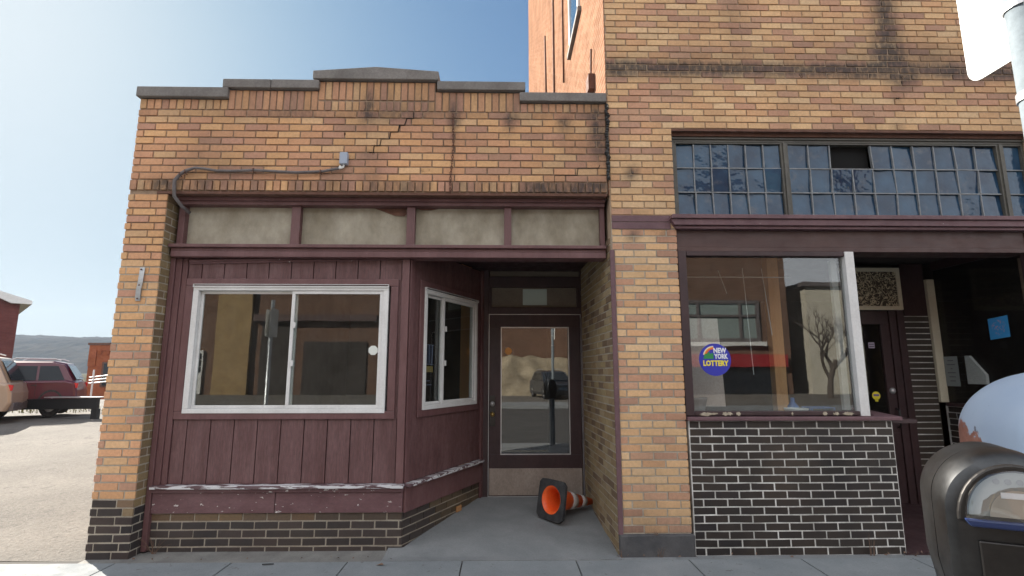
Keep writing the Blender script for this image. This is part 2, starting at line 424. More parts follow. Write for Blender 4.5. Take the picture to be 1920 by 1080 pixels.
def pal_right(x, z):
    r = random.random()
    yl = [(.77, .50, .27), (.75, .47, .25), (.77, .52, .30), (.73, .45, .24)]
    br = [(.59, .33, .21), (.56, .305, .195), (.60, .35, .225), (.49, .28, .19)]
    og = [(.70, .42, .225), (.68, .39, .21)]
    return random.choice(yl) if r < .47 else random.choice(br) if r < .83 else random.choice(og)
def stain_left(x, z):
    s = G2(x, z, -1.31, 4.10, .05, .12, .8) + G2(x, z, .10, 3.95, .06, .10, .8) + G2(x, z, .65, 3.96, .05, .09, .9) + G2(x, z, .90, 3.92, .05, .14, 1.0)
    s += G2(x, z, -1.26, 3.58, .06, .05, .9) + G2(x, z, -1.25, 3.38, .07, .12, .55) + G2(x, z, -.475, 3.98, .05, .10, .9) + G2(x, z, .98, 3.75, .10, .35, .5)
    s += G2(x, z, .85, 3.26, .35, .07, 1.1) + G2(x, z, .35, 3.25, .25, .05, .45) + G2(x, z, -3.2, 3.27, .22, .06, .95) + G2(x, z, -1.2, 3.26, .3, .05, .45)
    s += G2(x, z, -3.0, 3.05, .10, .25, .35)
    if z > 3.96: s += .4 * max(0, nz(x * 3, 9.2)) + .16
    s += .55 * math.exp(-((z - 4.0) / .035) ** 2) * (.5 + nz(x * 2.2, 4.4))
    if 3.2 < z < 3.33: s += .75 * max(0, nz(x * 4, 2.2) + .35) + .08
    s += .5 * max(0, nz(x * 1.4, z * 3.0, 5.5) - .12)
    for cx, z1 in ((-1.31, 4.1), (.10, 3.98), (.655, 3.98), (.90, 3.98), (-.475, 4.0), (.60, 3.97)):
        if z < z1: s += .7 * math.exp(-((x - cx) / .030) ** 2) * math.exp(-(z1 - z) / .16)
    return s
def stain_right(x, z):
    s = 0
    b = 1.25 * math.exp(-((z - 4.515 - .02 * nz(x * 2, 1)) / .085) ** 4) * (.72 + .55 * nz(x * 1.3, 7))
    s += b * (1 if x < 4.6 else .8) + .55 * G2(x, z, 4.2, 4.66, .9, .16) + .3 * G2(x, z, 2.2, 4.66, .8, .12)
    s += G2(x, z, 1.18, 4.52, .12, .10, .8)
    s += 1.15 * math.exp(-((x - 3.92 + .04 * nz(z * 3, 2)) / .13) ** 2) * (1 if z > 4.5 else 0) + G2(x, z, 4.03, 4.42, .13, .09, .95)
    s += .8 * math.exp(-((x - 3.955) / .030) ** 2) * (1 if 3.88 < z <= 4.5 else 0) + G2(x, z, 3.95, 4.22, .035, .04, 1)
    s += G2(x, z, 3.93, 3.92, .06, .03, .8) + G2(x, z, 1.25, 3.42, .035, .07, 1) + G2(x, z, 1.24, 2.81, .05, .06, .9) + G2(x, z, 1.28, 3.03, .09, .025, .7)
    s += .6 * math.exp(-((x - 2.35) / .13) ** 2) * max(0, min(1, (z - 4.5) * 1.2)) * .7
    s += G2(x, z, 1.52, 2.82, .06, .05, .8)
    if z < .4: s += (.4 - z) * 1.6
    s += .3 * max(0, nz(x * 1.2, z * 2.0, 8.5) - .2)
    return s

# ================================================================== LEFT BUILDING
LB = thing('brick_shop_building', 'low tan brick shop with stepped parapet and maroon boarded storefront beside the parking lot', 'building', (-1.2, .2, -.03))
def coping_z(x):   # top of brickwork under the coping
    return 4.145 if x < -2.665 else 4.245 if x < -1.80 else 4.345 if x < -.66 else 4.245 if x < .175 else 4.135
steps = [(-3.51, -2.665, 4.145), (-2.665, -1.80, 4.245), (-1.80, -.66, 4.345), (-.66, .175, 4.245), (.175, 1.012, 4.135)]
body = MB()
pts = [(-3.503, 3.213)] + [p for a, b, z in steps for p in ((max(a, -3.503), z), (b, z))] + [(1.012, 3.213)]
body.prism(pts, .009, .26)
body.box(-3.503, -3.157, .009, 9, -.1, 3.213)
body.box(-3.503, -3.25, .262, 9, 3.215, 4.05)
body.box(-3.25, 1.01, 8.75, 9, -.1, 4.05)
body.build('mortar_wall', 'mortar', LB)
MB().box(-3.25, 1.01, .262, 8.75, 3.60, 3.75).build('flat_roof', 'base_stone', LB)

F = Bricks(I4, pal_left, stain_left)
# field, ten courses between the two soldier bands
P = .0712
zz = 3.325
for i in range(10):
    F.row(zz + .005, zz + P - .005, -.03 + (i % 2) * .106 + random.uniform(-.01, .01), [(-3.51, 1.006)])
    zz += P
# upper soldiers following the steps
def soldiers(a, b, z0, z1, wd=.068, cf=None, proud=0.0):
    n = max(1, round((b - a) / wd)); w_ = (b - a) / n
    for i in range(n):
        F.brick(a + i * w_ + .005, a + (i + 1) * w_ - .005, z0 + .004, z1 - .004, cf, proud)
for a, b, z in steps:
    if a < -1 and b > -1:
        soldiers(a, b, 4.037, 4.14); soldiers(a, b, 4.148, z)
    else:
        soldiers(a, b, 4.037, z)
soldiers(-3.51, 1.006, 3.217, 3.322, .0705, proud=.010)
# left pier front, side and return
P2 = .0702
nrow = int((3.213 + .045) / P2)
for i in range(nrow):
    z0 = -.045 + i * P2
    F.row(z0 + .005, z0 + P2 - .005, -3.51 + (i % 2) * .106 - .05 * (i % 2), [(-3.512 - random.uniform(0, .004), -3.150 + random.uniform(0, .003))])
F.build('brick_facade', 'brick', LB)
S = Bricks(frame_at((-3.512, 9), (-3.512, 0)), lambda u, z: pal_left(u, z), lambda u, z: .15)
for i in range(int(4.10 / P2)):
    z0 = -.045 + i * P2
    S.row(z0 + .005, z0 + P2 - .005, (i % 2) * .106, [(.0, 8.985)])
S.build('side_brickwork', 'brick', LB)
S = Bricks(frame_at((-3.150, .004), (-3.150, .6)), lambda u, z: random.choice(DK) if z < .36 else random.choice([(.34, .24, .12), (.30, .21, .10), (.26, .17, .09)]), lambda u, z: .25 + .3 * nz(z * 3, 4))  # return bricks darkened: the shading of this face is in their colour
for i in range(nrow):
    z0 = -.045 + i * P2
    S.row(z0 + .004, z0 + P2 - .004, -.09 * (i % 2) - .11, [(.0, .19)])
S.build('pier_return', 'brick', LB)
# light mortar for the lower pier
MB().box(-3.506, -3.153, .006, .0085, -.09, 2.5).build('pier_pointing', 'mortar_light', LB)
MB().box(-3.1565, -3.1535, .012, .2, -.09, 3.1).build('return_pointing', 'mortar_light', LB)

# coping blocks
copes = [(-3.53, -2.655, 4.15, 4.252), (-2.715, -1.785, 4.25, 4.34), (-.64, .225, 4.25, 4.34), (.165, 1.02, 4.14, 4.232)]
for a, b, z0, z1 in copes:
    mb = MB()
    n = max(1, round((b - a) / .62)); w_ = (b - a) / n
    for i in range(n):
        mb.box(a + i * w_ + .002, a + (i + 1) * w_ - .002, -.042, .32, z0, z1)
    mb.build('coping', 'coping', LB, .008)
mb = MB()
mb.prism([(-1.85, 4.35), (-.628, 4.35), (-.628, 4.44), (-1.24, 4.482), (-1.85, 4.435)], -.045, .32)
mb.build('coping', 'coping', LB, .008)

# stair-step crack in the joints, opened mortar
cr = MB()
cpath = [(-.865, 4.03), (-.865, 3.965), (-.93, 3.965), (-.95, 3.895), (-1.0, 3.893), (-1.01, 3.822), (-1.08, 3.82), (-1.09, 3.75), (-1.17, 3.748), (-1.18, 3.68), (-1.235, 3.678), (-1.24, 3.61)]
for (a, b), (c, d) in zip(cpath, cpath[1:]):
    cr.tube([(a, -.001, b), (c, -.001, d)], random.uniform(.0035, .0055), 5)
cr.build('crack', 'void', LB); cr = MB()
for (a, b), (c, d) in zip([(.50, 3.33), (.50, 3.39), (.72, 3.395), (.73, 3.47), (.93, 3.472)], [(.50, 3.39), (.72, 3.395), (.73, 3.47), (.93, 3.472), (.94, 3.50)]):
    cr.tube([(a, -.001, b), (c, -.001, d)], .0035, 5)
cr.build('crack', 'void', LB)
hl = MB()
for (x, z, r_) in [(-1.31, 4.20, .012), (-1.27, 3.62, .016), (-1.24, 3.60, .012), (-.76, 3.43, .012), (-.70, 3.44, .008), (.40, 3.43, .01), (.12, 3.98, .012), (-1.52, 3.80, .007)]:
    MB().lathe([(0, -.004), (r_, -.004), (r_ * .9, .004)], 9, Matrix.Translation((x, .002, z)) @ Matrix.Rotation(R(90), 4, 'X')).build('wall_hole', 'void', LB)

# lintel bottom and storefront head
mb = MB(); mb.box(-3.25, 1.004, .0, .24, 3.186, 3.2125); mb.build('steel_lintel', 'rust', LB, .003)
mb = MB(); mb.box(-3.10, 1.0, .10, .26, 3.115, 3.184); mb.box(-3.10, 1.0, .075, .099, 3.15, 3.184); mb.build('head_rail', 'maroon', LB, .005)
# transom infill sheets and mullions
for a, b in [(-3.05, -2.035), (-1.95, -.925), (-.845, .02), (.09, .955)]:
    mb = MB()
    n = 10
    vs = []; fs = []
    for i in range(n + 1):
        for k in range(5):
            x = a + (b - a) * i / n; z = 2.725 + (3.115 - 2.725) * k / 4
            vs.append((x, .20 + .006 * nz(x * 3, z * 5, a), z))
    for i in range(n):
        for k in range(4): fs.append((i * 5 + k, (i + 1) * 5 + k, (i + 1) * 5 + k + 1, i * 5 + k + 1))
    mb.add(vs, fs); mb.box(a, b, .215, .225, 2.725, 3.115)
    mb.build('transom_panel', 'panel', LB)
for a, b in [(-3.11, -3.05), (-2.035, -1.95), (-.925, -.845), (.02, .09), (.955, 1.0)]:
    MB().box(a, b, .135, .26, 2.722, 3.114).build('mullion', 'maroon', LB, .004)
# torn dark flap at the top of the second sheet
tf = MB(); tf.add([(-1.25, .188, 3.112), (-1.05, .19, 3.04), (-.96, .19, 3.035), (-.93, .188, 3.06), (-.95, .19, 3.112)], [(0, 1, 2, 3, 4)]); tf.add([(-.84, .188, 3.113), (-.80, .19, 3.098), (-.70, .19, 3.095), (-.62, .188, 3.113)], [(0, 1, 2, 3)]); tf.build('torn_flap', 'rust', LB)
# sill beam under the transom: three stepped mouldings
mb = MB()
mb.box(-3.14, 1.0, .07, .26, 2.69, 2.722); mb.box(-3.13, .998, .10, .26, 2.655, 2.689); mb.box(-3.12, .996, .085, .26, 2.60, 2.654)
mb.build('header_beam', 'maroon', LB, .005)
# casing at the left
mb = MB(); mb.box(-3.145, -3.10, .14, .24, -.02, 2.598); mb.box(-3.098, -3.045, .155, .24, .53, 2.598); mb.box(-3.043, -2.995, .168, .24, .53, 2.598)
mb.build('side_casing', 'maroon', LB, .004)
# slanted loose strip
mb = MB(); mb.prism([(-2.98, 2.545), (-1.1, 2.59), (-1.1, 2.598), (-2.98, 2.575)], .165, .178); mb.prism([(-2.98, 2.562), (-2.0, 2.592), (-2.0, 2.597), (-2.98, 2.58)], .150, .164); mb.build('loose_strip', 'maroon_peel', LB)
# grooved boards
mb = MB(); xs = [-2.993] + [-2.865 + .2118 * i for i in range(0, 10)] + [-.887]
xs = [x for x in xs if x < -.90] + [-.887]
for a, b in zip(xs, xs[1:]):
    mb.box(a + .004, b - .004, .18 + random.uniform(0, .001), .20, .535, 1.10)
    mb.box(a + .004, b - .004, .18 + random.uniform(0, .001), .20, 2.40, 2.598)
mb.box(-2.993, -2.95, .18, .20, 1.10, 2.40); mb.box(-1.02, -.887, .18, .20, 1.10, 2.40)
mb.build('grooved_board', 'board', LB, .002)
mb = MB(); mb.box(-3.10, -.90, .203, .24, .3, 1.12); mb.box(-3.10, -.90, .203, .24, 2.38, 2.598); mb.box(-3.10, -2.93, .203, .24, 1.12, 2.38); mb.box(-1.05, -.90, .203, .24, 1.12, 2.38); mb.build('backing_board', 'maroon_dark', LB)
mb = MB(); mb.box(-.955, -.885, .155, .179, .535, 2.598); mb.build('corner_board', 'maroon', LB, .004)
# window trim
ring(MB(), -2.99, -.985, 1.10, 2.405, .072, .158, .178).build('window_trim', 'maroon', LB, .006)
# ledge and fascia
mb = MB(); mb.box(-3.10, -.875, .10, .24, .505, .533); mb.build('ledge', 'maroon_ledge', LB, .004)
mb = MB(); mb.box(-3.10, -.88, .135, .24, .47, .504); mb.box(-3.10, -2.02, .160, .24, .290, .468); mb.box(-2.015, -.885, .160, .24, .290, .468)
mb.build('fascia_board', 'maroon_peel', LB, .004)
# brick base under the fascia
AN = frame_at((-.886, .18), (-.24, 1.55)); ALEN = 1.515
base = MB(); base.prism([(-3.15, .187), (-.893, .187), (-.248, 1.55), (-.35, 1.55), (-.98, .29), (-3.15, .29)], -.1, .289, 'z'); base.build('base_mortar', 'mortar_light', LB)
bb = Bricks(Matrix.Translation((0, .18, 0)), lambda x, z: (random.choice([(.20, .125, .06), (.17, .10, .05), (.13, .085, .05)]) if z > .225 and x < -1.6 else (.07, .05, .035) if z > .225 else random.choice(DK)), lambda x, z: .15)
z0 = .288 - .0705
for i in range(5):
    bb.row(z0 - .0705 * i + .005, z0 - .0705 * i + .0655, -3.15 + (i % 2) * .106, [(-3.148, -.889)])
bb.build('base_brick', 'black_brick', LB)
bb = Bricks(AN, lambda x, z: (random.choice(DK) if x < .45 else random.choice([(.10, .07, .04), (.13, .09, .05), (.06, .045, .03)])), lambda x, z: .1)
for i in range(5):
    bb.row(z0 - .0705 * i + .005, z0 - .0705 * i + .0655, .02 + (i % 2) * .106, [(.003, ALEN)])
bb.build('base_brick', 'black_brick', LB)

# white sliding window
def sliding_window(x0, x1, z0, z1, xm, Mx, parent, fw=.052, y=.150):
    wn_ = ring(MB(), x0, x1, z0, z1, fw, y, y + .085, Mx, wt=.045, wb=.042).build('window', 'white_vinyl', parent, .004)
    ring(MB(), x0 - .0, x1 + .0, z1 - .016, z1 + .014, .004, y - .012, y + .02, Mx).build('drip_edge', 'white_vinyl', wn_)
    # left sash sits behind, right sash in front
    ring(MB(), x0 + fw + .001, xm + .02, z0 + .043, z1 - .046, .026, y + .048, y + .072, Mx).build('sash', 'white_vinyl', wn_, .003)
    ring(MB(), xm - .022, x1 - fw - .001, z0 + .043, z1 - .046, .03, y + .012, y + .044, Mx).build('sash', 'white_vinyl', wn_, .003)
    MB().box(x0 + fw + .027, xm - .006, y + .058, y + .062, z0 + .069, z1 - .072, Mx).build('pane', 'glass', wn_)
    MB().box(xm + .008, x1 - fw - .031, y + .026, y + .030, z0 + .073, z1 - .076, Mx).build('pane', 'glass', wn_)
    for zz_ in (z0 + (z1 - z0) * .36, z0 + (z1 - z0) * .66): MB().box(xm + .008, xm + .03, y - .002, y + .014, zz_, zz_ + .055, Mx).build('latch', 'white_vinyl', wn_, .003)
    return wn_
W1 = sliding_window(-2.912, -1.075, 1.155, 2.335, -1.965, I4, LB)
W1["label"] = "wide white framed sliding window with octagonal sticker"
# angled wing
mb = MB(AN); mb.box(.004, ALEN, .0, .03, .535, 1.105); mb.box(.004, ALEN, .0, .03, 2.43, 2.74); mb.box(.004, .19, .0, .03, 1.105, 2.43); mb.box(1.40, ALEN, .0, .03, 1.105, 2.43)
mb.build('angled_panel', 'board', LB)
mb = MB(AN); mb.box(.0, .06, -.016, -.001, .535, 2.598); mb.box(1.46, ALEN, -.03, -.001, -.1, 2.75); mb.build('corner_board', 'maroon', LB, .004)
ring(MB(AN), .165, 1.42, 1.10, 2.43, .07, -.022, -.002).build('window_trim', 'maroon', LB, .005)
mb = MB(AN); mb.box(.0, 1.458, -.075, -.001, .505, .533); mb.build('ledge', 'maroon_ledge', LB, .004)
mb = MB(AN); mb.box(.0, 1.458, -.03, -.001, .285, .504); mb.build('fascia_board', 'maroon', LB, .004)
W2 = sliding_window(.235, 1.345, 1.165, 2.35, .62, AN, LB, .045, -.032)
W2["label"] = "narrow white sliding window turned toward the doorway"

# entry: right brick wall, ceiling, door wall
RW = frame_at((1.012, .008), (.965, 1.60))
# frame_at faces away from us on this side, so use the reversed run
RWr = frame_at((.965, 1.60), (1.012, .01))
ew = Bricks(RWr, lambda u, z: (random.choice([(.36, .27, .14), (.33, .23, .12), (.38, .29, .17)]) if random.random() < .74 else random.choice([(.23, .155, .095), (.20, .13, .075)])), lambda u, z: .10 + .25 * max(0, nz(u * 2, z * 2)))
for i in range(42):
    z0_ = -.06 + i * .0677
    ew.row(z0_ + .004, z0_ + .0637, (i % 2) * .106, [(.0, 1.588)])
ew.build('entry_brick_wall', 'brick', LB)
MB(RWr).box(0, 1.585, .004, .03, -.1, 2.78).build('entry_pointing', 'mortar_light', LB)
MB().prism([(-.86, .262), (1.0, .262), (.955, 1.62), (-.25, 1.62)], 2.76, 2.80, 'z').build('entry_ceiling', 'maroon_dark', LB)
YD = 1.55
mb = MB()
mb.box(-.235, -.158, YD - .02, YD + .08, .05, 2.76); mb.box(.958, .985, YD - .02, YD + .08, .05, 2.76)
mb.box(-.157, .957, YD - .02, YD + .08, 2.222, 2.305); mb.box(-.157, .957, YD - .02, YD + .08, 2.55, 2.685); mb.box(-.157, -.125, YD - .01, YD + .08, 2.306, 2.549); mb.box(.915, .957, YD - .01, YD + .08, 2.306, 2.549)
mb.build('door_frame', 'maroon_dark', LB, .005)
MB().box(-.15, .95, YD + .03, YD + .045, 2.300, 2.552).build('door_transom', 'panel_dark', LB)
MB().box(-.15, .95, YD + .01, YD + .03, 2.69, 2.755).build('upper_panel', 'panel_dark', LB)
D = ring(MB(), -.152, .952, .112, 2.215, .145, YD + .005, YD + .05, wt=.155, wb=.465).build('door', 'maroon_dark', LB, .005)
MB().box(-.006, .806, YD + .022, YD + .028, .578, 2.058).build('pane', 'glass_door', D)
ring(MB(), -.012, .812, .572, 2.066, .012, YD - .002, YD + .004).build('glazing_bead', 'alu', D)
mb = MB(); mb.box(-.140, .942, YD - .006, YD + .004, .122, .42); mb.build('kick_plate', 'kick', D, .002)
mb = MB(); mb.box(-.142, -.075, YD - .008, YD + .004, .90, 1.25); mb.build('lock_plate', 'steel_dark', D, .003)
for z_, m_ in ((1.155, 'alu'), (1.035, 'brass')):
    mb = MB(); mb.lathe([(0, .022), (.012, .022), (.014, .016), (.024, .014), (.028, .006), (.028, 0)], 20, Matrix.Translation((-.108, YD - .008, z_)) @ Matrix.Rotation(R(90), 4, 'X')); mb.build('lock', m_, D, smooth=True)
mb = MB(); mb.tube([(.965, YD - .03, .13), (.965, YD - .03, 2.18)], .014, 8); mb.build('door_stop_rod', 'conduit', LB)
mb = MB(); ring(mb, -.156, .956, .11, 2.219, .006, YD - .024, YD - .020); mb.build('weather_strip', 'alu', LB)
# grey blank card over the door
mb = MB(); mb.box(.258, .553, YD + .024, YD + .029, 2.338, 2.535); tag(mb.build('blank_card', plain('card_grey_green', (.42, .50, .46), .6)), 'pale grey green blank card fixed behind the glass above the left door', 'sign')
# orange round sticker
mb = MB(); mb.lathe([(0, .0), (.042, .0), (.042, .002), (0, .002)], 24, Matrix.Translation((.08, YD + .0215, 1.777)) @ Matrix.Rotation(R(90), 4, 'X')); tag(mb.build('round_sticker', plain('orange_sticker', (.62, .28, .07), .6)), 'small round orange sticker on the glass of the left door', 'sticker')
# octagonal sticker
mb = MB(); mb.lathe([(0, .0), (.046, .0), (.046, .002), (0, .002)], 8, Matrix.Translation((-1.205, .1755, 1.728)) @ Matrix.Rotation(R(90), 4, 'X') @ Matrix.Rotation(R(22.5), 4, 'Z')); tag(mb.build('octagon_sticker', plain('white_sticker', (.62, .64, .60), .6)), 'white octagonal sticker near the right edge of the wide window', 'sticker')
# grey angle iron at the outer corner of the entry wall
mb = MB(); mb.box(1.013, 1.055, -.012, .006, .14, 2.66); mb.build('corner_angle', 'purple_paint', LB, .003)
# tar seam between the two buildings
mb = MB()
z_ = 3.35
while z_ < 4.12:
    h_ = random.uniform(.025, .06); x_ = 1.022 + random.uniform(-.006, .008); r_ = random.uniform(.014, .024)
    mb.tube([(x_, -.006, z_), (x_ + random.uniform(-.006, .006), -.009, z_ + h_ * .5), (x_, -.006, z_ + h_)], [r_ * .6, r_, r_ * .5], 7)
    z_ += h_ * .8
mb.build('tar_seam', 'tar', LB)
# interior of the left shop
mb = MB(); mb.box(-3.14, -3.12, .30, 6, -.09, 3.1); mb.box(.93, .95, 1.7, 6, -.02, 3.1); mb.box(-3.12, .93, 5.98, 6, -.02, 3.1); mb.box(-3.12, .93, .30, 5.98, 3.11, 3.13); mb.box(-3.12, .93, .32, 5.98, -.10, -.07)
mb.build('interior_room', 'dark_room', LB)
tag(MB().box(-.56, -.42, 2.35, 2.47, .02, 3.1).build('timber_post', 'wood'), 'orange pine post inside the left shop, seen through the narrow angled window', 'post')

# ================================================================== things fixed to the left building
jb = MB().box(-1.545, -1.470, -.055, .0, 3.475, 3.592).build('junction_box', plain('box_grey_blue', (.30, .34, .42), .45), None, .006)
tag(jb, 'small grey blue electrical box high on the tan brick wall', 'electrical box')
mb = MB(); mb.tube([(-1.505, -.03, 3.474), (-1.51, -.03, 3.448), (-1.55, -.03, 3.436)], .010, 8); mb.tube([(-1.535, -.025, 3.462), (-1.545, -.025, 3.44)], .014, 8)
cn = mb.build('cable_clamp', 'white_paint', jb)
wp = [(-1.55, 3.437), (-1.70, 3.405), (-1.95, 3.392), (-2.15, 3.398), (-2.35, 3.412), (-2.55, 3.402), (-2.70, 3.404), (-2.82, 3.425), (-2.90, 3.425), (-2.985, 3.40), (-3.03, 3.37), (-3.07, 3.30), (-3.075, 3.23), (-3.065, 3.15), (-3.035, 3.08), (-2.99, 3.03)]
mb = MB(); mb.tube([(x, -.03 - (.012 if i in (3, 8, 11) else 0) + (.14 * max(0, (i - 13)) / 2), z) for i, (x, z) in enumerate(wp)], [.013] * 9 + [.016] * 7, 9)
cb = mb.build('conduit_cable', 'conduit', None, smooth=True); tag(cb, 'sagging dark grey cable running from the wall box to the left end of the transom', 'cable')
for x, z in ((-2.35, 3.412), (-1.72, 3.403), (-3.03, 3.37), (-2.985, 3.395)):
    MB().tube([(x, -.002, z + .02), (x, -.05, z + .01), (x, -.05, z - .015), (x, -.002, z - .02)], .004, 6).build('cable_clip', 'rust', cb)
# chain
mb = MB(); z_ = 4.0; i = 0
while z_ > 3.20:
    r1, r2 = .009, .018
    A_ = Matrix.Translation((-.475 + .008 * math.sin(z_ * 9) - .018 * (4 - z_), -.012, z_)) @ Matrix.Rotation(R(90 * (i % 2)), 4, 'Z')
    pth = [(r1 * math.cos(t), 0, r2 * math.sin(t)) for t in [2 * math.pi * k / 10 for k in range(11)]]
    mb.tube([tuple(A_ @ Vector(p)) for p in pth], .0032, 5); z_ -= .027; i += 1
tag(mb.build('hanging_chain', 'rust'), 'thin rusty chain hanging down the tan brick wall under the parapet', 'chain')
# bent metal strap
mb = MB(); pr = [(0, 0), (-.004, .03), (-.001, .10), (.010, .17), (.012, .26), (.012, .31)]
vs = []
for dx, z in pr:
    for q in (-.022, .022):
        for y in (-.010 - .012 * math.sin(z * 9), -.006 - .012 * math.sin(z * 9)): vs.append((-3.305 + dx + q, y, 2.165 + z))
fs = []
for i in range(len(pr) - 1):
    a = i * 4; b = a + 4
    fs += [(a, a + 2, b + 2, b), (a + 1, b + 1, b + 3, a + 3), (a, b, b + 1, a + 1), (a + 2, a + 3, b + 3, b + 2)]
fs += [(0, 1, 3, 2), (len(vs) - 4, len(vs) - 2, len(vs) - 1, len(vs) - 3)]
mb.add(vs, fs); st = mb.build('metal_strap', 'galv'); tag(st, 'short bent white metal strap screwed to the left brick pier', 'strap')
for x, z in ((-3.300, 2.455), (-3.303, 2.31), (-3.307, 2.185)): MB().lathe([(0, .006), (.006, .005), (.008, 0)], 10, Matrix.Translation((x, -.020, z)) @ Matrix.Rotation(R(90), 4, 'X')).build('screw', 'rust', st)

# ================================================================== RIGHT BUILDING
RB = thing('brick_corner_building', 'tall yellow and brown brick building with grid transom and black tiled shopfront', 'building', (3.5, .2, -.03))
ZT = 3.885
mb = MB()
mb.box(1.030, 1.648, .009, .30, -.1, ZT); mb.box(5.216, 9.0, .009, .30, -.1, ZT)
mb.box(1.030, 1.25, .30, 14, -.1, ZT)
mb.box(1.030, 9.0, .009, 14, ZT, 17.5)
mb.box(8.8, 9.0, .30, 14, -.1, ZT); mb.box(1.25, 8.8, 13.8, 14, -.1, ZT)
mb.build('mortar_wall', 'mortar_tan', RB)
MB().box(1.034, 1.644, .0055, .0085, .14, 2.98).build('pier_pointing', 'mortar_light', RB)
Fr = Bricks(I4, pal_right, stain_right)
PR = .0680
i = 0; z0_ = .147
while z0_ < 7.6:
    if z0_ < ZT - .03: spans = [(1.060 if z0_ < 2.66 else 1.040, 1.655), (5.21, 9.0)]
    else: spans = [(1.032, 9.0)]
    z1_ = z0_ + PR
    if z1_ > ZT and z0_ < ZT: z1_ = z0_ + PR
    cf = None
    Fr.row(z0_ + .0045, z1_ - .0045, 1.03 + (i % 2) * .106 + random.uniform(-.012, .012), spans)
    z0_ += PR; i += 1
Fr.build('brick_facade', 'brick', RB)
# painted courses on the pier
mb = MB(); mb.box(1.040, 1.60, -.0065, -.0015, 2.866, 2.932); mb.box(1.040, 1.60, -.0060, -.0015, 2.937, 2.998); mb.build('painted_band', 'purple_paint', RB, .002)
# upper floors beyond the modelled bricks
MB().box(1.032, 9.0, -.001, .008, 7.62, 17.48).build('upper_brickwork', tex_brick('upper_tan_brick', (.42, .26, .12), (.25, .12, .07), (.16, .12, .09)), RB)
MB().box(1.0215, 1.029, .006, 14, 3.2, 17.48).build('side_brickwork', tex_brick('side_red_brick', (.34, .185, .12), (.24, .125, .08), (.42, .31, .23), 'y', h=.068), RB)
MB().box(.93, 9.1, -.08, 14.1, 17.5, 17.65).build('parapet_cap', 'coping', RB)
# side window of the tall building, downpipe and cables on its side wall
sw = ring(MB(frame_at((1.0215, 2.35), (1.0215, 1.45))), 0, .9, 6.25, 8.3, .06, -.03, .0).build('window', 'white_paint', RB)
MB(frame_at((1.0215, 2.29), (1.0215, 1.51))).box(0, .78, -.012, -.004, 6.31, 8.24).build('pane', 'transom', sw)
MB(frame_at((1.0215, 2.45), (1.0215, 1.35))).box(0, 1.1, -.05, .0, 6.18, 6.245).build('window_sill', 'coping', RB)
mb = MB()
for (ya, za, yb, zb, r_) in [(3.1, 9.5, 3.1, 6.2, .016), (4.6, 9.5, 4.6, 5.2, .02), (6.5, 9.4, 6.3, 7.6, .02), (3.9, 6.4, 3.9, 5.2, .010), (5.6, 7.2, 5.6, 5.3, .014)]:
    mb.tube([(1.0, ya, za), (1.0, yb, zb)], r_, 7)
mb.build('wall_pipe', 'rust', RB, smooth=True)
mb = MB(); mb.box(.95, 1.02, .55, .72, 4.62, 4.80); mb.tube([(.99, .62, 4.8), (.99, .56, 5.1)], .012, 6); mb.tube([(.99, .66, 4.62), (.99, .52, 4.3)], .012, 6); mb.build('wall_bracket', 'rust', RB)
# soot holes
hl = MB()
for (x, z, r_) in [(2.99, 4.47, .014), (3.0, 4.45, .012), (4.02, 4.46, .013), (4.02, 4.40, .012), (3.95, 4.23, .016), (1.36, 2.05, .008), (4.3, 4.25, .008)]:
    MB().lathe([(0, -.004), (r_, -.004), (r_ * .9, .004)], 9, Matrix.Translation((x, .002, z)) @ Matrix.Rotation(R(90), 4, 'X')).build('wall_hole', 'void', RB)
# stone base under the pier
mb = MB(); mb.box(1.018, 1.672, -.03, .28, -.1, .143); mb.build('pier_base', 'base_stone', RB, .012)
# opening lintel
mb = MB(); mb.box(1.656, 5.215, .0, .25, 3.862, 3.884); mb.box(1.656, 5.215, .045, .25, 3.83, 3.861); mb.build('steel_lintel', 'rust', RB)
olive = worn('olive_grey_frame', (.075, .07, .06), (.12, .11, .09), .6, 6, (.3, 1, 1), .2)
M['olive'] = olive
mb = MB(); mb.box(1.662, 5.21, .060, .25, 3.775, 3.829); mb.box(1.662, 5.21, .045, .059, 3.80, 3.812); mb.box(1.656, 1.688, .050, .25, 2.998, 3.774); mb.build('transom_head', 'olive', RB, .003)
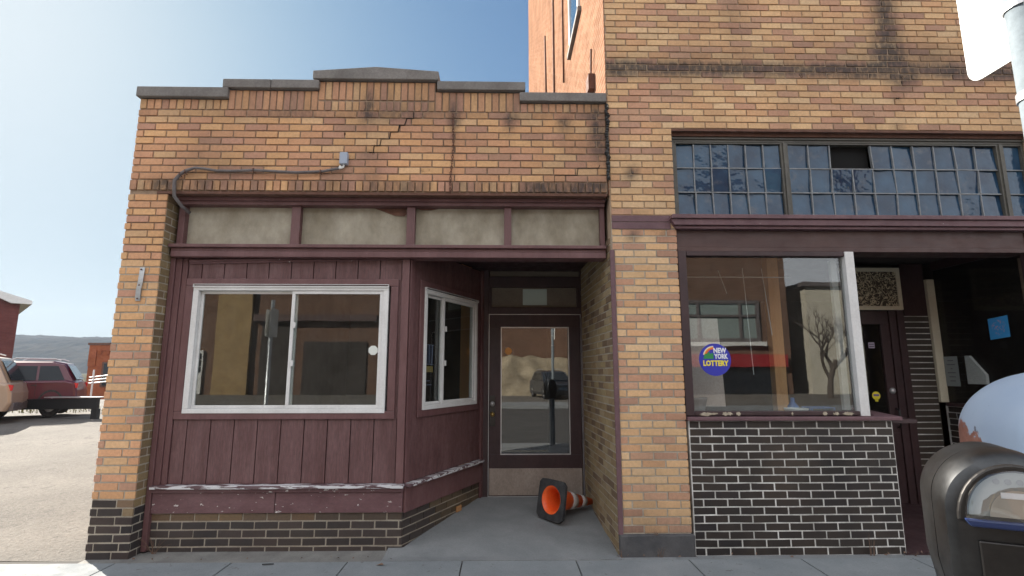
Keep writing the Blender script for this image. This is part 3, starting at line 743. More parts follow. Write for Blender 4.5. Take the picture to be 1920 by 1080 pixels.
# three transom windows
random.seed(21)
def transom(x0, x1, n, missing=()):
    z0_, z1_ = 3.000, 3.772
    T = ring(MB(), x0, x1, z0_, z1_, .022, .062, .12, wt=.012, wb=.012).build('transom_window', 'olive', RB)
    a0, a1 = x0 + .022, x1 - .022; b0, b1 = z0_ + .012, z1_ - .012
    cw = (a1 - a0) / n; ch = (b1 - b0) / 3
    bars = MB(); panes = MB()
    for i in range(n + 1):
        for k in range(3):
            if 0 < i < n and not ((i - 1, k) in missing and (i, k) in missing):
                x = a0 + i * cw
                w1, w2 = random.gauss(0, .003), random.gauss(0, .003); bars.prism([(x - .005 + w1, b0 + k * ch + .006), (x + .005 + w1, b0 + k * ch + .006), (x + .005 + w2, b0 + (k + 1) * ch - .006), (x - .005 + w2, b0 + (k + 1) * ch - .006)], .070, .098)
    for k in (1, 2):
        bars.box(a0, a1, .074, .097, b0 + k * ch - .005, b0 + k * ch + .005)
    for i in range(n):
        for k in range(3):
            if (i, k) in missing: continue
            xa, xb, za, zb = a0 + i * cw + .004, a0 + (i + 1) * cw - .004, b0 + k * ch + .004, b0 + (k + 1) * ch - .004
            t1, t2 = random.gauss(0, .004), random.gauss(0, .0055) + (.004 if k == 0 else 0)
            q = .088
            panes.add([(xa, q - t1 - t2, za), (xb, q + t1 - t2, za), (xb, q + t1 + t2, zb), (xa, q - t1 + t2, zb), (xa, q + .012, za), (xb, q + .012, za), (xb, q + .012, zb), (xa, q + .012, zb)],
                      [(0, 1, 2, 3), (7, 6, 5, 4), (0, 4, 5, 1), (1, 5, 6, 2), (2, 6, 7, 3), (3, 7, 4, 0)])
    bars.build('glazing_bars', worn('lead_bars', (.16, .17, .18), (.26, .27, .28), .5, 20, bump=0), T)
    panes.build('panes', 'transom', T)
    if missing:
        ii = [m[0] for m in missing]
        MB().box(a0 + min(ii) * cw, a0 + (max(ii) + 1) * cw, .135, .14, b0 + 2 * ch, b1).build('black_board', 'void', T)
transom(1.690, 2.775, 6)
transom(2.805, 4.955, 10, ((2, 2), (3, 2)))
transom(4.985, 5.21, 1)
MB().box(2.776, 2.804, .050, .16, 3.0, 3.772).build('mullion', 'olive', RB); MB().box(4.956, 4.984, .050, .16, 3.0, 3.772).build('mullion', 'olive', RB)
# projecting sill moulding with mitred left end, and fascia below
mb = MB()
mb.prism([(1.60, 2.995), (5.215, 2.995), (5.215, 2.955), (1.585, 2.955)], -.075, .25)
mb.prism([(1.59, 2.953), (5.215, 2.953), (5.215, 2.895), (1.62, 2.895)], -.055, .25)
mb.prism([(1.62, 2.893), (5.215, 2.893), (5.215, 2.865), (1.65, 2.865)], -.030, .25)
mb.build('sill_moulding', 'purple_paint', RB, .004)
mb = MB(); mb.box(1.658, 5.215, .03, .25, 2.70, 2.863); mb.box(1.658, 5.215, .015, .25, 2.655, 2.698); mb.build('fascia_board', 'brown_fascia', RB, .004)
# shop window frame and glass
SW = MB(); SW.box(1.658, 1.735, .0, .09, 1.14, 2.653); SW.box(1.737, 3.243, .0, .09, 2.61, 2.653); SW.box(1.737, 3.243, .0, .09, 1.14, 1.178)
SW = SW.build('shop_window', 'maroon_dark', RB, .005); SW["label"] = "large shop window above the black tiles"
MB().box(1.733, 3.245, .045, .051, 1.175, 2.612).build('pane', 'glass_clear', SW)
mb = MB(); mb.box(3.244, 3.330, -.006, .08, 1.135, 2.654); mb.build('corner_post', 'white_vinyl', RB, .004)
mb = MB(); mb.prism([(1.655, -.045), (3.59, -.045), (4.02, 1.2), (3.9, 1.2), (3.45, .11), (1.655, .11)], 1.098, 1.132, 'z'); mb.build('window_sill', 'purple_paint', RB, .006)
# peeling filler on the sill
M['filler'] = worn('dirty_filler', (.30, .25, .18), (.50, .44, .34), .9, 18, bump=.3)
random.seed(5)
for cx, wd in ((1.86, .15), (2.03, .09), (2.13, .04), (2.92, .04), (3.02, .05), (3.13, .09), (2.62, .015)):
    n = 26; pts_ = [(cx + wd * (.38 + .26 * random.random()) * math.cos(t), 1.156 + .016 * (.35 + 1.0 * random.random()) * math.sin(t)) for t in [2 * math.pi * k / n for k in range(n)]]
    MB().prism(pts_, -.0025, .001).build('peeled_patch', 'filler', RB)
# black tile base
TB = MB(); TB.prism([(1.675, .003), (3.522, .003), (3.93, 1.2), (3.80, 1.2), (3.42, .1), (1.675, .1)], -.1, 1.097, 'z'); TB.build('tile_mortar', 'mortar_white', RB)
def pal_blk(u, z): return random.choice([(.009, .008, .010), (.013, .011, .012), (.007, .007, .011), (.020, .015, .014)])
tb = Bricks(I4, pal_blk, lambda u, z: .0, j=.002)
for i in range(17):
    z1_ = 1.095 - i * .0667
    tb.row(z1_ - .0667 + .0038, z1_ - .0030, 1.665 + (0 if i % 2 else .106), [(1.682, 3.517)])
tb.build('black_tile', 'black_brick', RB)
tr = Bricks(frame_at((3.525, .007), (3.93, 1.2)), pal_blk, lambda u, z: 0, j=.002)
for i in range(17):
    z1_ = 1.095 - i * .0667
    tr.row(z1_ - .0667 + .0045, z1_ - .0035, (i % 2) * .106, [(.0, 1.25)])
tr.build('black_tile', 'black_brick', RB)
# return glass toward the door
RG = frame_at((3.325, .06), (3.93, 1.2))
MB(RG).box(.02, 1.27, .0, .006, 1.175, 2.61).build('return_pane', 'glass_dim', RB)
# right entry: door, frame, dark ceiling
YR = 1.2
MB().box(3.3, 5.1, .26, YR + .4, 2.80, 2.84).build('entry_ceiling', 'dark_room', RB)
mb = MB(); mb.box(3.90, 4.0, YR - .03, YR + .07, .0, 2.79); mb.box(4.50, 4.58, YR - .02, YR + .07, .0, 2.24); mb.box(4.58, 4.66, YR - .04, YR + .07, .0, 2.24); mb.box(4.001, 4.66, YR - .03, YR + .07, 2.241, 2.285)
mb.build('door_frame', 'maroon_dark', RB, .004)
D2 = ring(MB(), 4.003, 4.498, .10, 2.236, .10, YR, YR + .045, wt=.16, wb=.75).build('door', 'maroon_dark', RB, .004)
MB().box(4.10, 4.40, YR + .02, YR + .026, .85, 2.077).build('pane', 'glass_dim', D2)
mb = MB(); mb.lathe([(0, .03), (.02, .03), (.026, .022), (.034, .012), (.034, 0)], 20, Matrix.Translation((4.452, YR, 1.315)) @ Matrix.Rotation(R(90), 4, 'X')); mb.build('lock', 'alu', D2, smooth=True)
mb = MB(); mb.tube([(4.47, YR - .005, 1.12), (4.47, YR - .05, 1.10), (4.47, YR - .05, .93), (4.47, YR - .005, .91)], .010, 8); mb.build('handle', 'steel_dark', D2, smooth=True)
MB().box(4.0, 5.05, YR + .11, YR + .13, 2.286, 2.79).build('upper_panel', 'dark_room', RB)
# dark tile pilaster and wood jamb by the side display
pl = MB(); pl.box(4.668, 4.965, YR - .0065, YR + .3, -.1, 2.17); pl.build('pilaster_mortar', 'mortar_white', RB)
pt = Bricks(Matrix.Translation((0, YR - .010, 0)), lambda u, z: random.choice([(.045, .04, .035), (.03, .027, .025)]) if u > 4.75 else (.018, .015, .016), lambda u, z: 0, j=.001)  # darker left-edge tone is the shadow there, put into the tile colour
for i in range(33):
    z1_ = 2.168 - i * .0667
    pt.row(z1_ - .0667 + .0035, z1_ - .0035, 4.66, [(4.664, 4.97)], L=.6)
pt.build('black_tile', 'black_brick', RB)
MB().box(4.70, 4.98, YR, YR + .3, 2.172, 2.79).build('pilaster_head', 'maroon_dark', RB)
mb = MB(); mb.box(4.975, 5.065, YR - .04, YR + .08, 1.19, 2.60); mb.build('jamb', 'cream', RB, .004)
# side display window running toward the street, tile below
XS = 5.06
MB().box(XS - .045, XS + .15, .10, YR - .045, 1.15, 1.185).build('side_sill', 'maroon_dark', RB)
MB().box(XS, XS + .006, .10, YR - .045, 1.186, 2.70).build('side_pane', 'glass_dim', RB)
MB().box(XS - .02, XS + .04, .10, YR - .045, 2.701, 2.80).build('side_head', 'maroon_dark', RB)
MB().box(XS - .02, XS + .12, .02, .098, -.1, 2.86).build('side_post', 'maroon_dark', RB)
MB().box(XS + .006, XS + .15, .10, YR + .02, -.1, 1.148).build('tile_mortar', 'mortar_white', RB)
sb = Bricks(frame_at((XS, YR - .01), (XS, .10)), pal_blk, lambda u, z: 0, j=.002)
for i in range(18):
    z1_ = 1.145 - i * .0667
    sb.row(z1_ - .0667 + .0035, z1_ - .0035, (i % 2) * .106, [(.0, 1.09)])
sb.build('black_tile', 'black_brick', RB)
# interior rooms
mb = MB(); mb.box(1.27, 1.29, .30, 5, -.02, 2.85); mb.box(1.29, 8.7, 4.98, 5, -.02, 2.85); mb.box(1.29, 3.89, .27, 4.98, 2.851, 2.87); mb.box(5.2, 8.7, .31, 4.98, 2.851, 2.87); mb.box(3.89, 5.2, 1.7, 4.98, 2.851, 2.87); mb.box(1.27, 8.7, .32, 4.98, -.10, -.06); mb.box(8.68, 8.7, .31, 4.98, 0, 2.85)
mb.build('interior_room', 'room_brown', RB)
MB().box(1.29, 3.85, .12, .50, 1.06, 1.095).build('display_shelf', 'maroon_dark', RB)

# ---- things behind and on the right shop's glass
tag(MB().box(2.90, 3.02, .78, .88, 0.0, 2.85).build('timber_post', 'wood'), 'orange pine post standing behind the large shop window', 'post')
mb = MB(); mb.prism([(1.80, 1.20), (2.16, 1.20), (2.13, 2.05), (1.80, 2.05)], .33, .345); tag(mb.build('cardboard_panel', worn('pink_cardboard', (.68, .56, .50), (.76, .65, .59), .8, 3, bump=0)), 'large pale pinkish panel propped inside the lower left of the shop window', 'panel')
mb = MB(); mb.box(3.18, 3.238, .12, .16, 1.18, 2.6); tag(mb.build('white_curtain_strip', 'paper'), 'tall white strip standing just inside the right edge of the shop window', 'panel')
def bowl(x, y, z, r, h, m, name, label, cat):
    mb = MB(Matrix.Translation((x, y, z))); mb.lathe([(0, 0), (r * .6, 0), (r, h), (r * 1.05, h), (r * 1.05, h * .93), (r * .66, -.0), (0, -.004)], 24)
    return tag(mb.build(name, m, smooth=True), label, cat)
bowl(2.78, .22, 1.10, .10, .09, 'white_paint', 'bowl', 'white bowl resting behind the shop window beside blue plastic', 'bowl')
blu = worn('blue_plastic', (.02, .10, .35), (.04, .16, .45), .4, 5, bump=0)
mb = MB(); ring(mb, 2.90, 3.12, 1.10, 1.20, .01, .16, .34); mb.box(2.905, 3.115, .165, .335, 1.10, 1.11); tag(mb.build('plastic_tub', blu, None, .006), 'blue plastic tub behind the shop window right of the white bowl', 'tub')
mb = MB(); mb.lathe([(0, 0), (.045, 0), (.05, .10), (.02, .14), (.018, .18), (0, .18)], 20, Matrix.Translation((2.83, .36, 1.10))); tag(mb.build('plastic_bottle', blu, smooth=True), 'small blue bottle behind the white bowl in the shop window', 'bottle')
bowl(1.82, .25, 1.10, .12, .19, worn('grey_bucket', (.25, .22, .22), (.32, .30, .30), .6, 4, bump=0), 'bucket', 'round grey bucket in the lower left corner of the shop window', 'bucket')
for i, x in enumerate((2.20, 2.30)):
    mb = MB(Matrix.Translation((x, .2, 1.10)) @ Matrix.Rotation(R(90), 4, 'Y')); mb.lathe([(0, 0), (.028, 0), (.03, .07), (.0, .07)], 14); tag(mb.build('paper_cup', 'white_paint', smooth=True), ('white cup lying behind the shop window, nearer the pink panel', 'white cup lying behind the shop window, nearer the pine post')[i], 'cup', 'white cups behind the shop glass')
mb = MB()
for x0_, z0_, x1_, z1_ in ((2.26, 2.58, 2.34, 2.33), (2.52, 2.60, 2.56, 1.5), (2.72, 2.60, 2.78, 1.9)):
    mb.tube([(x0_, .55, z0_), (x1_, .55, z1_)], .004, 5)
mb.tube([(1.8, .52, 2.50), (3.0, .52, 2.50)], .006, 5)
tag(mb.build('hanging_wires', 'white_paint'), 'thin white wires and rail hanging inside the shop window', 'wires')

# lottery sticker
LS = thing('lottery_sticker', 'round blue NEW YORK LOTTERY sticker on the shop window', 'sticker', (1.965, .04, 1.655))
navy = plain('sticker_blue', (.025, .03, .36), .4)
mb = MB(); mb.lathe([(0, .0), (.148, .0), (.148, .002), (0, .002)], 48, Matrix.Translation((1.965, .0435, 1.640)) @ Matrix.Rotation(R(90), 4, 'X')); mb.build('disc', navy, LS)
def arc(r0, r1, a0, a1, cx, cz, y, m, nm):
    mb = MB(); n = 14; vs = []
    for k in range(n + 1):
        t = R(a0 + (a1 - a0) * k / n); vs += [(cx + r0 * math.cos(t), y, cz + r0 * math.sin(t)), (cx + r1 * math.cos(t), y, cz + r1 * math.sin(t))]
    mb.add(vs, [(2 * k, 2 * k + 2, 2 * k + 3, 2 * k + 1) for k in range(n)]); return mb.build(nm, m, LS)
for r0, c_ in ((.070, (.75, .10, .03)), (.080, (.85, .32, .03)), (.090, (.75, .65, .5))):
    arc(r0, r0 + .011, 90, 168, 1.955, 1.665, .0405, plain('rainbow_band', c_, .5), 'rainbow_band')
mb = MB(); mb.prism([(1.856, 1.648), (1.952, 1.648), (1.952, 1.690), (1.940, 1.703), (1.925, 1.690), (1.910, 1.715), (1.890, 1.695), (1.872, 1.692)], .0402, .0412); mb.build('green_hills', plain('sticker_green', (.02, .22, .06), .5), LS)
wht = plain('sticker_white', (.75, .76, .78), .5); yel = plain('sticker_yellow', (.80, .66, .04), .5)
text_obj('NEW', .062, wht, LS, facing(2.012, .0408, 1.722), bold=.0025, sx=.82)
text_obj('YORK', .062, wht, LS, facing(2.022, .0408, 1.668), bold=.0025, sx=.72)
text_obj('LOTTERY', .066, yel, LS, facing(1.968, .0408, 1.605), bold=.003, sx=.83)

# framed poster above the right door
FP = thing('framed_poster', 'cream framed dark picture hanging above the right shop door', 'picture', (4.35, YR - .05, 2.25))
ring(MB(), 3.93, 4.64, 2.235, 2.73, .045, YR - .075, YR - .045).build('frame', 'cream', FP, .004)
def scribble():
    t = NT('scribbled_print')
    n1 = t.noise(9, 3, .5, (1, 1, 1), dist=3.5)
    k = t.ramp(t.math('ABSOLUTE', t.math('SUBTRACT', n1, .5)), .018, .04, (.55, .48, .33, 1), (.045, .035, .025, 1))
    n2 = t.ramp(t.noise(22, 3, .6), .60, .63)
    c = t.mix(n2, k, (.45, .39, .27)); t.l(c, t.b.inputs["Base Color"]); t.b.inputs["Roughness"].default_value = .6
    return t.m
MB().box(3.975, 4.595, YR - .062, YR - .055, 2.28, 2.685).build('picture', scribble(), FP)

# door stickers
mb = MB(); mb.lathe([(0, 0), (.047, 0), (.047, .002), (0, .002)], 28, Matrix.Translation((4.272, YR + .017, 1.26)) @ Matrix.Rotation(R(90), 4, 'X')); mb.box(4.255, 4.289, YR + .015, YR + .017, 1.195, 1.225)
ys = mb.build('security_sticker', yel); tag(ys, 'round yellow sticker low on the glass of the right door', 'sticker')
MB().box(4.240, 4.304, YR + .0125, YR + .0145, 1.255, 1.278).build('purple_label', plain('label_purple', (.16, .12, .30), .6), ys)
n_ = tag(MB().box(4.245, 4.315, YR + .015, YR + .018, 1.80, 1.865).build('notice_card', plain('notice_lilac', (.45, .38, .50), .6)), 'small lilac card high on the glass of the right door', 'notice')
MB().box(4.252, 4.308, YR + .0125, YR + .0145, 1.815, 1.825).build('printed_line', 'ink', n_); MB().box(4.252, 4.308, YR + .0125, YR + .0145, 1.84, 1.85).build('printed_line', 'ink', n_)
# notices on the side display glass (plane x = XS)
def on_side(y0, y1, z0, z1, m, name, label, cat, dy=0):
    mb = MB(); mb.add([(XS - .004, y0, z0), (XS - .004, y1, z0 + dy), (XS - .004, y1, z1 + dy), (XS - .004, y0, z1), (XS - .002, y0, z0), (XS - .002, y1, z0 + dy), (XS - .002, y1, z1 + dy), (XS - .002, y0, z1)], [(0, 1, 2, 3), (4, 5, 6, 7), (0, 1, 5, 4), (1, 2, 6, 5), (2, 3, 7, 6), (3, 0, 4, 7)])
    return tag(mb.build(name, m), label, cat)
def blueprint():
    t = NT('blue_flyer'); k = t.ramp(t.noise(60, 3, .6), .55, .62)
    s = t.n("ShaderNodeVectorMath", operation='DISTANCE'); t.l(t.coord(), s.inputs[0]); s.inputs[1].default_value = (XS, .44, 1.98)
    r_ = t.ramp(s.outputs["Value"], .05, .09, (1, 1, 1, 1), (0, 0, 0, 1))
    c = t.mix(t.math('MULTIPLY', k, r_), (.03, .23, .50), (.45, .22, .30)); t.l(c, t.b.inputs["Base Color"]); t.b.inputs["Roughness"].default_value = .6
    return t.m
on_side(.33, .546, 1.875, 2.09, blueprint(), 'blue_flyer', 'square bright blue flyer on the dark side display glass', 'flyer', -.02)
pn = on_side(.975, 1.156, 1.37, 1.70, plain('notice_grey', (.20, .22, .22), .8), 'paper_notice', 'dim white paper notice taped beside the cream jamb', 'notice')
mb = MB()
for k, (w0, w1) in enumerate(((.3, .8), (.2, .9), (.45, .6), (.2, .9), (.25, .8), (.3, .75))):
    z_ = 1.65 - k * .045; mb.box(XS - .006, XS - .0045, .985 + .15 * w0, .985 + .15 * w1, z_, z_ + .007)
mb.build('printed_line', 'ink', pn)
mb = MB(); mb.prism([(.62, 1.40), (.84, 1.40), (.84, 1.70), (.79, 1.70), (.62, 1.50)], XS - .04, XS - .008, 'x'); tag(mb.build('white_box', worn('box_white', (.26, .28, .27), (.34, .36, .35), .7, 4, bump=0)), 'white slant topped box beside the paper notice in the right entry', 'box')

# small dark neon-style sign in the angled window
NS = thing('window_sign', 'small dark blue sign with gold plate hanging in the angled window', 'sign', (-.7, .5, 1.5))
MB(AN).box(.29, .50, .036, .042, 1.60, 1.80).build('panel', plain('navy_panel', (.012, .02, .05), .4), NS)
MB(AN).box(.285, .50, .034, .044, 1.525, 1.585).build('gold_plate', plain('gold_plate', (.28, .20, .06), .5), NS)
mb = MB(AN)
for s0, z0_, s1, z1_ in ((.29, 1.80, .50, 1.80), (.30, 1.61, .30, 1.79), (.36, 1.61, .35, 1.80), (.42, 1.61, .42, 1.80), (.47, 1.61, .48, 1.80), (.29, 1.61, .50, 1.60), (.31, 1.40, .47, 1.40), (.33, 1.44, .44, 1.44)):
    mb.tube([(s0, .030, z0_), (s1, .030, z1_)], .0022, 5)
mb.build('tubing', plain('blue_tubing', (.22, .28, .42), .4), NS)

# ================================================================== TRAFFIC CONE lying in the entry
CN = thing('traffic_cone', 'orange traffic cone with white bands lying on its side in the entry', 'traffic cone', (.50, .765, .05))
ax = Vector((.775, .60, -.17)).normalized(); sd = Vector((-.6, .8, 0)).normalized(); upv = ax.cross(sd) * -1
if upv.z < 0: upv = -upv
CM = Matrix.Identity(4); sd = upv.cross(ax) * -1
for k, vv in enumerate((sd, upv, ax)): CM.col[k][:3] = vv
CM.col[3][:3] = (.50, .765, .252)
mb = MB(CM); hs = .192; n = 32
sq = []
for k in range(n):
    t = 2 * math.pi * (k + .5) / n; c_, s_ = math.cos(t), math.sin(t); q = hs / max(abs(c_), abs(s_)); q = min(q, hs * 1.27); sq.append((c_ * q, s_ * q))
vs = []; 
for z_ in (-.0, .028):
    vs += [(x, y, z_) for x, y in sq] + [(.138 * math.cos(2 * math.pi * (k + .5) / n), .138 * math.sin(2 * math.pi * (k + .5) / n), z_) for k in range(n)]
fs = []
for k in range(n):
    j = (k + 1) % n
    fs += [(k, j, n + j, n + k), (2 * n + k, 3 * n + k, 3 * n + j, 2 * n + j), (k, 2 * n + k, 2 * n + j, j), (n + k, n + j, 3 * n + j, 3 * n + k)]
mb.add(vs, fs); mb.build('base_plate', 'rubber', CN)
mb = MB(CM); mb.lathe([(.137, .004), (.137, .03), (.118, .055), (.032, .60), (.026, .60), (.110, .055), (.130, .004), (.137, .004)], 32); mb.build('cone_body', 'orange_plastic', CN, smooth=True)
def rc(z): return .118 + (.032 - .118) * (z - .055) / .545
for a, b in ((.24, .33), (.41, .49)):
    mb = MB(CM); mb.lathe([(rc(a) + .001, a), (rc(a) + .003, a), (rc(b) + .003, b), (rc(b) + .001, b)], 32); mb.build('reflective_band', 'reflective', CN, smooth=True)

# ================================================================== GROUND
def struct(o): o["kind"] = "structure"; return o
struct(MB().box(-1500, 1500, -60, 3000, -3, -.42).build('ground', 'ground'))
def grid(name, x0, x1, y0, y1, nx, ny, zf, m):
    vs = [(x0 + (x1 - x0) * i / nx, y0 + (y1 - y0) * j / ny, 0) for j in range(ny + 1) for i in range(nx + 1)]
    vs = [(x, y, zf(x, y)) for x, y, _ in vs]
    fs = [(j * (nx + 1) + i, j * (nx + 1) + i + 1, (j + 1) * (nx + 1) + i + 1, (j + 1) * (nx + 1) + i) for j in range(ny) for i in range(nx)]
    mb = MB(); mb.add(vs, fs); return mb.build(name, m)
def lotz(x, y): return -.045 + .225 * max(0, min(1, y / 10.5)) + .012 * nz(x * .8, y * .8)
struct(grid('parking_lot', -45, -3.50, .0, 22, 120, 70, lotz, 'gravel'))
struct(MB().box(9.0, 60, .0, 30, -.3, -.04).build('side_yard', 'gravel'))
# sidewalk slabs
mb = MB(); X = [-3.18 + .952 * k for k in range(-24, 20)]; Yj = [-.095, -1.05, -2.0, -2.95, -3.85]
for a, b in zip(X, X[1:]):
    for c, d in zip(Yj, Yj[1:]):
        mb.box(a + .005, b - .005, d + .005, c - .005, -.15, -.03 + random.uniform(-.002, .002))
struct(mb.build('sidewalk', 'concrete', None, .004))
struct(MB().box(-26, 15, -3.84, -.0, -.2, -.045).build('sidewalk_joint', 'joint'))
struct(MB().box(-3.5, 1.0, -.094, .18, -.18, -.034).build('wall_strip', worn('rough_mortar_strip', (.16, .15, .14), (.25, .24, .22), .95, 5, bump=.8)))
struct(MB().box(1.0, 9, -.094, .10, -.18, -.036).build('wall_strip', 'slab'))
struct(MB().box(-26, 15, -4.02, -3.845, -.3, -.028).build('kerb', 'concrete', None, .01))
# entry ramps
def ramp_prism(pts, name, m, z0, z1, y1, extra=()):
    n = len(pts); zf = lambda y: z0 + (z1 - z0) * max(0, y) / y1
    vs = [(x, y, zf(y)) for x, y in pts] + [(x, y, -.2) for x, y in pts]
    mb = MB(); mb.add(vs, [tuple(range(n)), tuple(range(2 * n - 1, n - 1, -1))] + [(i, i + n, (i + 1) % n + n, (i + 1) % n) for i in range(n)])
    for q in extra:
        mb.add([(x, y, zf(y)) for x, y in q] + [(x, y, -.2) for x, y in q], [(0, 1, 2, 3), (7, 6, 5, 4), (0, 4, 5, 1), (1, 5, 6, 2), (2, 6, 7, 3), (3, 7, 4, 0)])
    return struct(mb.build(name, m))
ramp_prism([(-1.0, 0), (1.02, 0), (.965, 1.62), (-.26, 1.62), (-.87, .19), (-1.0, .19)], 'entry_ramp', 'slab', -.028, .112, 1.55, [[(-1.0, -.093), (1.02, -.093), (1.02, -.0005), (-1.0, -.0005)]])
ramp_prism([(3.50, -.02), (5.07, -.02), (5.07, 1.25), (3.88, 1.25)], 'right_entry_ramp', 'maroon_dark', -.028, .098, 1.2)
# road, far kerb and far sidewalk
struct(MB().box(-80, 60, -17, -4.02, -.38, -.17).build('road', 'asphalt'))
struct(MB().box(-80, 60, -20, -17, -.38, -.04).build('far_sidewalk', 'concrete'))
struct(MB().box(-80, 60, -58, -20, -.38, -.05).build('far_lot', 'gravel'))
mk = MB()
for k in range(8): mk.box(-14 + k * 6.2, -13.9 + k * 6.2, -6.8, -4.3, -.2, -.166)
struct(mk.build('parking_lines', 'white_paint'))

# litter and weeds
random.seed(3)
mb = MB()
for k in range(130):
    x = random.uniform(2.6, 4.2) if k < 85 else random.uniform(-3.1, 2.6); y = -.02 - abs(random.gauss(0, .035)); a = random.uniform(0, 6.28); L_ = random.uniform(.012, .035)
    if k < 85: x = 3.9 + random.gauss(0, .28)
    if -.88 < x < 1.0: continue
    z_ = -.022
    mb.add([(x, y, z_), (x + L_ * math.cos(a), y + L_ * math.sin(a), z_ + random.uniform(0, .02)), (x + L_ * .7 * math.cos(a + .7), y + L_ * .7 * math.sin(a + .7), z_ + .012)], [(0, 1, 2)])
tag(mb.build('leaf_litter', 'weed'), 'dry leaf litter along the foot of the shopfronts', 'leaves', kind='stuff')
def weed(x, y, z, h, n, sx, label, m='weed'):
    mb = MB()
    for k in range(n):
        a = random.uniform(0, 6.28); l = random.uniform(.4, 1) * h; b = random.uniform(.1, .9) * sx
        p0 = Vector((x + random.uniform(-.02, .02), y, z)); p2 = p0 + Vector((b * math.cos(a), -abs(b * math.sin(a)) * .4, l)); p1 = (p0 + p2) / 2 + Vector((0, 0, l * .2))
        mb.tube([p0, p1, p2], [.0016, .0012, .0006], 4)
    return tag(mb.build('dry_weed', m), label, 'weed', 'dry weeds at the foot of the walls')
weed(-3.02, .13, -.035, .17, 16, .22, 'wispy dry weed in the corner of the left brick pier and base')
weed(3.20, -.03, -.035, .22, 10, .05, 'thin dry stalks in front of the black tiled base')
weed(1.33, -.035, .143, .06, 8, .05, 'tiny dry stalks on top of the dark pier base')
weed(1.36, -.035, -.035, .10, 6, .04, 'tiny dry stalks in front of the dark pier base')
weed(1.02, -.04, -.035, .09, 6, .03, 'tiny dry stalks at the corner between entry and pier base')
mb = MB(); mb.add([(-1.02, -.20, -.026), (-.98, -.215, -.015), (-.955, -.20, -.022), (-.975, -.18, -.012)], [(0, 1, 2, 3)]); mb.add([(-.96, -.21, -.02), (-.93, -.20, -.012), (-.95, -.18, -.024)], [(0, 1, 2)])
tag(mb.build('dead_leaf', 'weed'), 'curled dead leaf on the sidewalk in front of the angled base', 'leaf')
mb = MB(); mb.tube([(-1.95, -.17, -.022), (-1.90, -.175, -.018), (-1.86, -.16, -.022)], .005, 5); tag(mb.build('twig', 'black'), 'small dark twig on the sidewalk below the wide window', 'twig')
mb = MB(); mb.box(.945, 1.045, -.022, -.002, .068, .125, AN); tag(mb.build('brick_chip', plain('tan_brick_chip', (.40, .20, .08), .9), None, .006), 'single tan brick standing out at the foot of the dark angled base in the entry', 'brick')

# ================================================================== STREET FURNITURE on the kerb, right
PM = thing('parking_meter', 'grey steel parking meter with half round window at the right kerb', 'parking meter', (1.055, -3.62, -.03))
def arch_profile(hw, zt, zb, taper=.03, n=48):
    pts_ = [(hw * math.cos(t), zt - hw + hw * math.sin(t)) for t in [math.pi * k / n for k in range(n + 1)]]
    return pts_ + [(-hw * 1.0, zt - hw - .12), (-(hw - taper), zb), (hw - taper, zb), (hw * 1.0, zt - hw - .12)]
def loft(mb, sections, Mx=None):
    n = len(sections[0][1]); vs = []
    for y, pts_ in sections: vs += [(p[0], y, p[1]) for p in pts_]
    fs = [(s * n + i, s * n + (i + 1) % n, (s + 1) * n + (i + 1) % n, (s + 1) * n + i) for s in range(len(sections) - 1) for i in range(n)]
    fs += [tuple(range(n)), tuple(range(len(sections) * n - 1, (len(sections) - 1) * n - 1, -1))]
    mb.add(vs, fs, Mx)
PMx = Matrix.Translation((1.055, -3.62, 0)) @ Matrix.Rotation(R(-27), 4, 'Z')
mb = MB(PMx); loft(mb, [(-.018, arch_profile(.115, 1.372, .96)), (.075, arch_profile(.115, 1.372, .96)), (.095, arch_profile(.109, 1.364, .97)), (.105, arch_profile(.100, 1.345, .99))]); mb.build('rear_shell', 'steel', PM, smooth='auto')
mb = MB(PMx); loft(mb, [(-.022, arch_profile(.1105, 1.367, .965)), (-.019, arch_profile(.1105, 1.367, .965))]); mb.build('seam_gasket', 'black', PM)
mb = MB(PMx); loft(mb, [(-.105, arch_profile(.094, 1.340, .99)), (-.095, arch_profile(.110, 1.358, .975)), (-.075, arch_profile(.112, 1.370, .965)), (-.023, arch_profile(.115, 1.373, .96))]); mb.build('front_housing', 'steel', PM, smooth='auto')
def half(hw, z0, zt, y0, y1, mb, n=20):
    pts_ = [(hw * math.cos(t), z0 + (zt - z0) * math.sin(t)) for t in [math.pi * k / n for k in range(n + 1)]]
    mb.prism(pts_, y0, y1)
mb = MB(PMx); half(.096, 1.236, 1.350, -.120, -.106, mb); mb.build('window_bezel', 'steel_dark', PM, .004)
mb = MB(PMx); half(.078, 1.250, 1.335, -.1215, -.1205, mb); mb.build('meter_face', plain('lcd_grey', (.20, .21, .19), .5), PM)
mb = MB(PMx); half(.046, 1.250, 1.302, -.1235, -.122, mb); mb.build('dial', plain('dial_tan', (.34, .30, .24), .5), PM)
mb = MB(PMx); mb.box(-.026, .026, -.1245, -.1236, 1.286, 1.297); mb.build('label_plate', 'white_paint', PM)
mb = MB(PMx)
for k in range(4): mb.lathe([(0, .001), (.0055, .001), (.0055, 0)], 10, PMx @ Matrix.Translation((-.030 + k * .018, -.1222, 1.317)) @ Matrix.Rotation(R(90), 4, 'X'))
mb.build('button', plain('button_grey', (.12, .12, .12), .5), PM)
mb = MB(PMx)
n = 12; vs = []
for k in range(n + 1):
    t = math.pi * k / n
    for (r_, y) in ((1, -.124), (.98, -.131), (.6, -.139), (0.0, -.143)):
        vs.append((.086 * r_ * math.cos(t), y, 1.244 + .097 * r_ * math.sin(t)))
fs = [(k * 4 + j, k * 4 + j + 1, (k + 1) * 4 + j + 1, (k + 1) * 4 + j) for k in range(n) for j in range(3)]
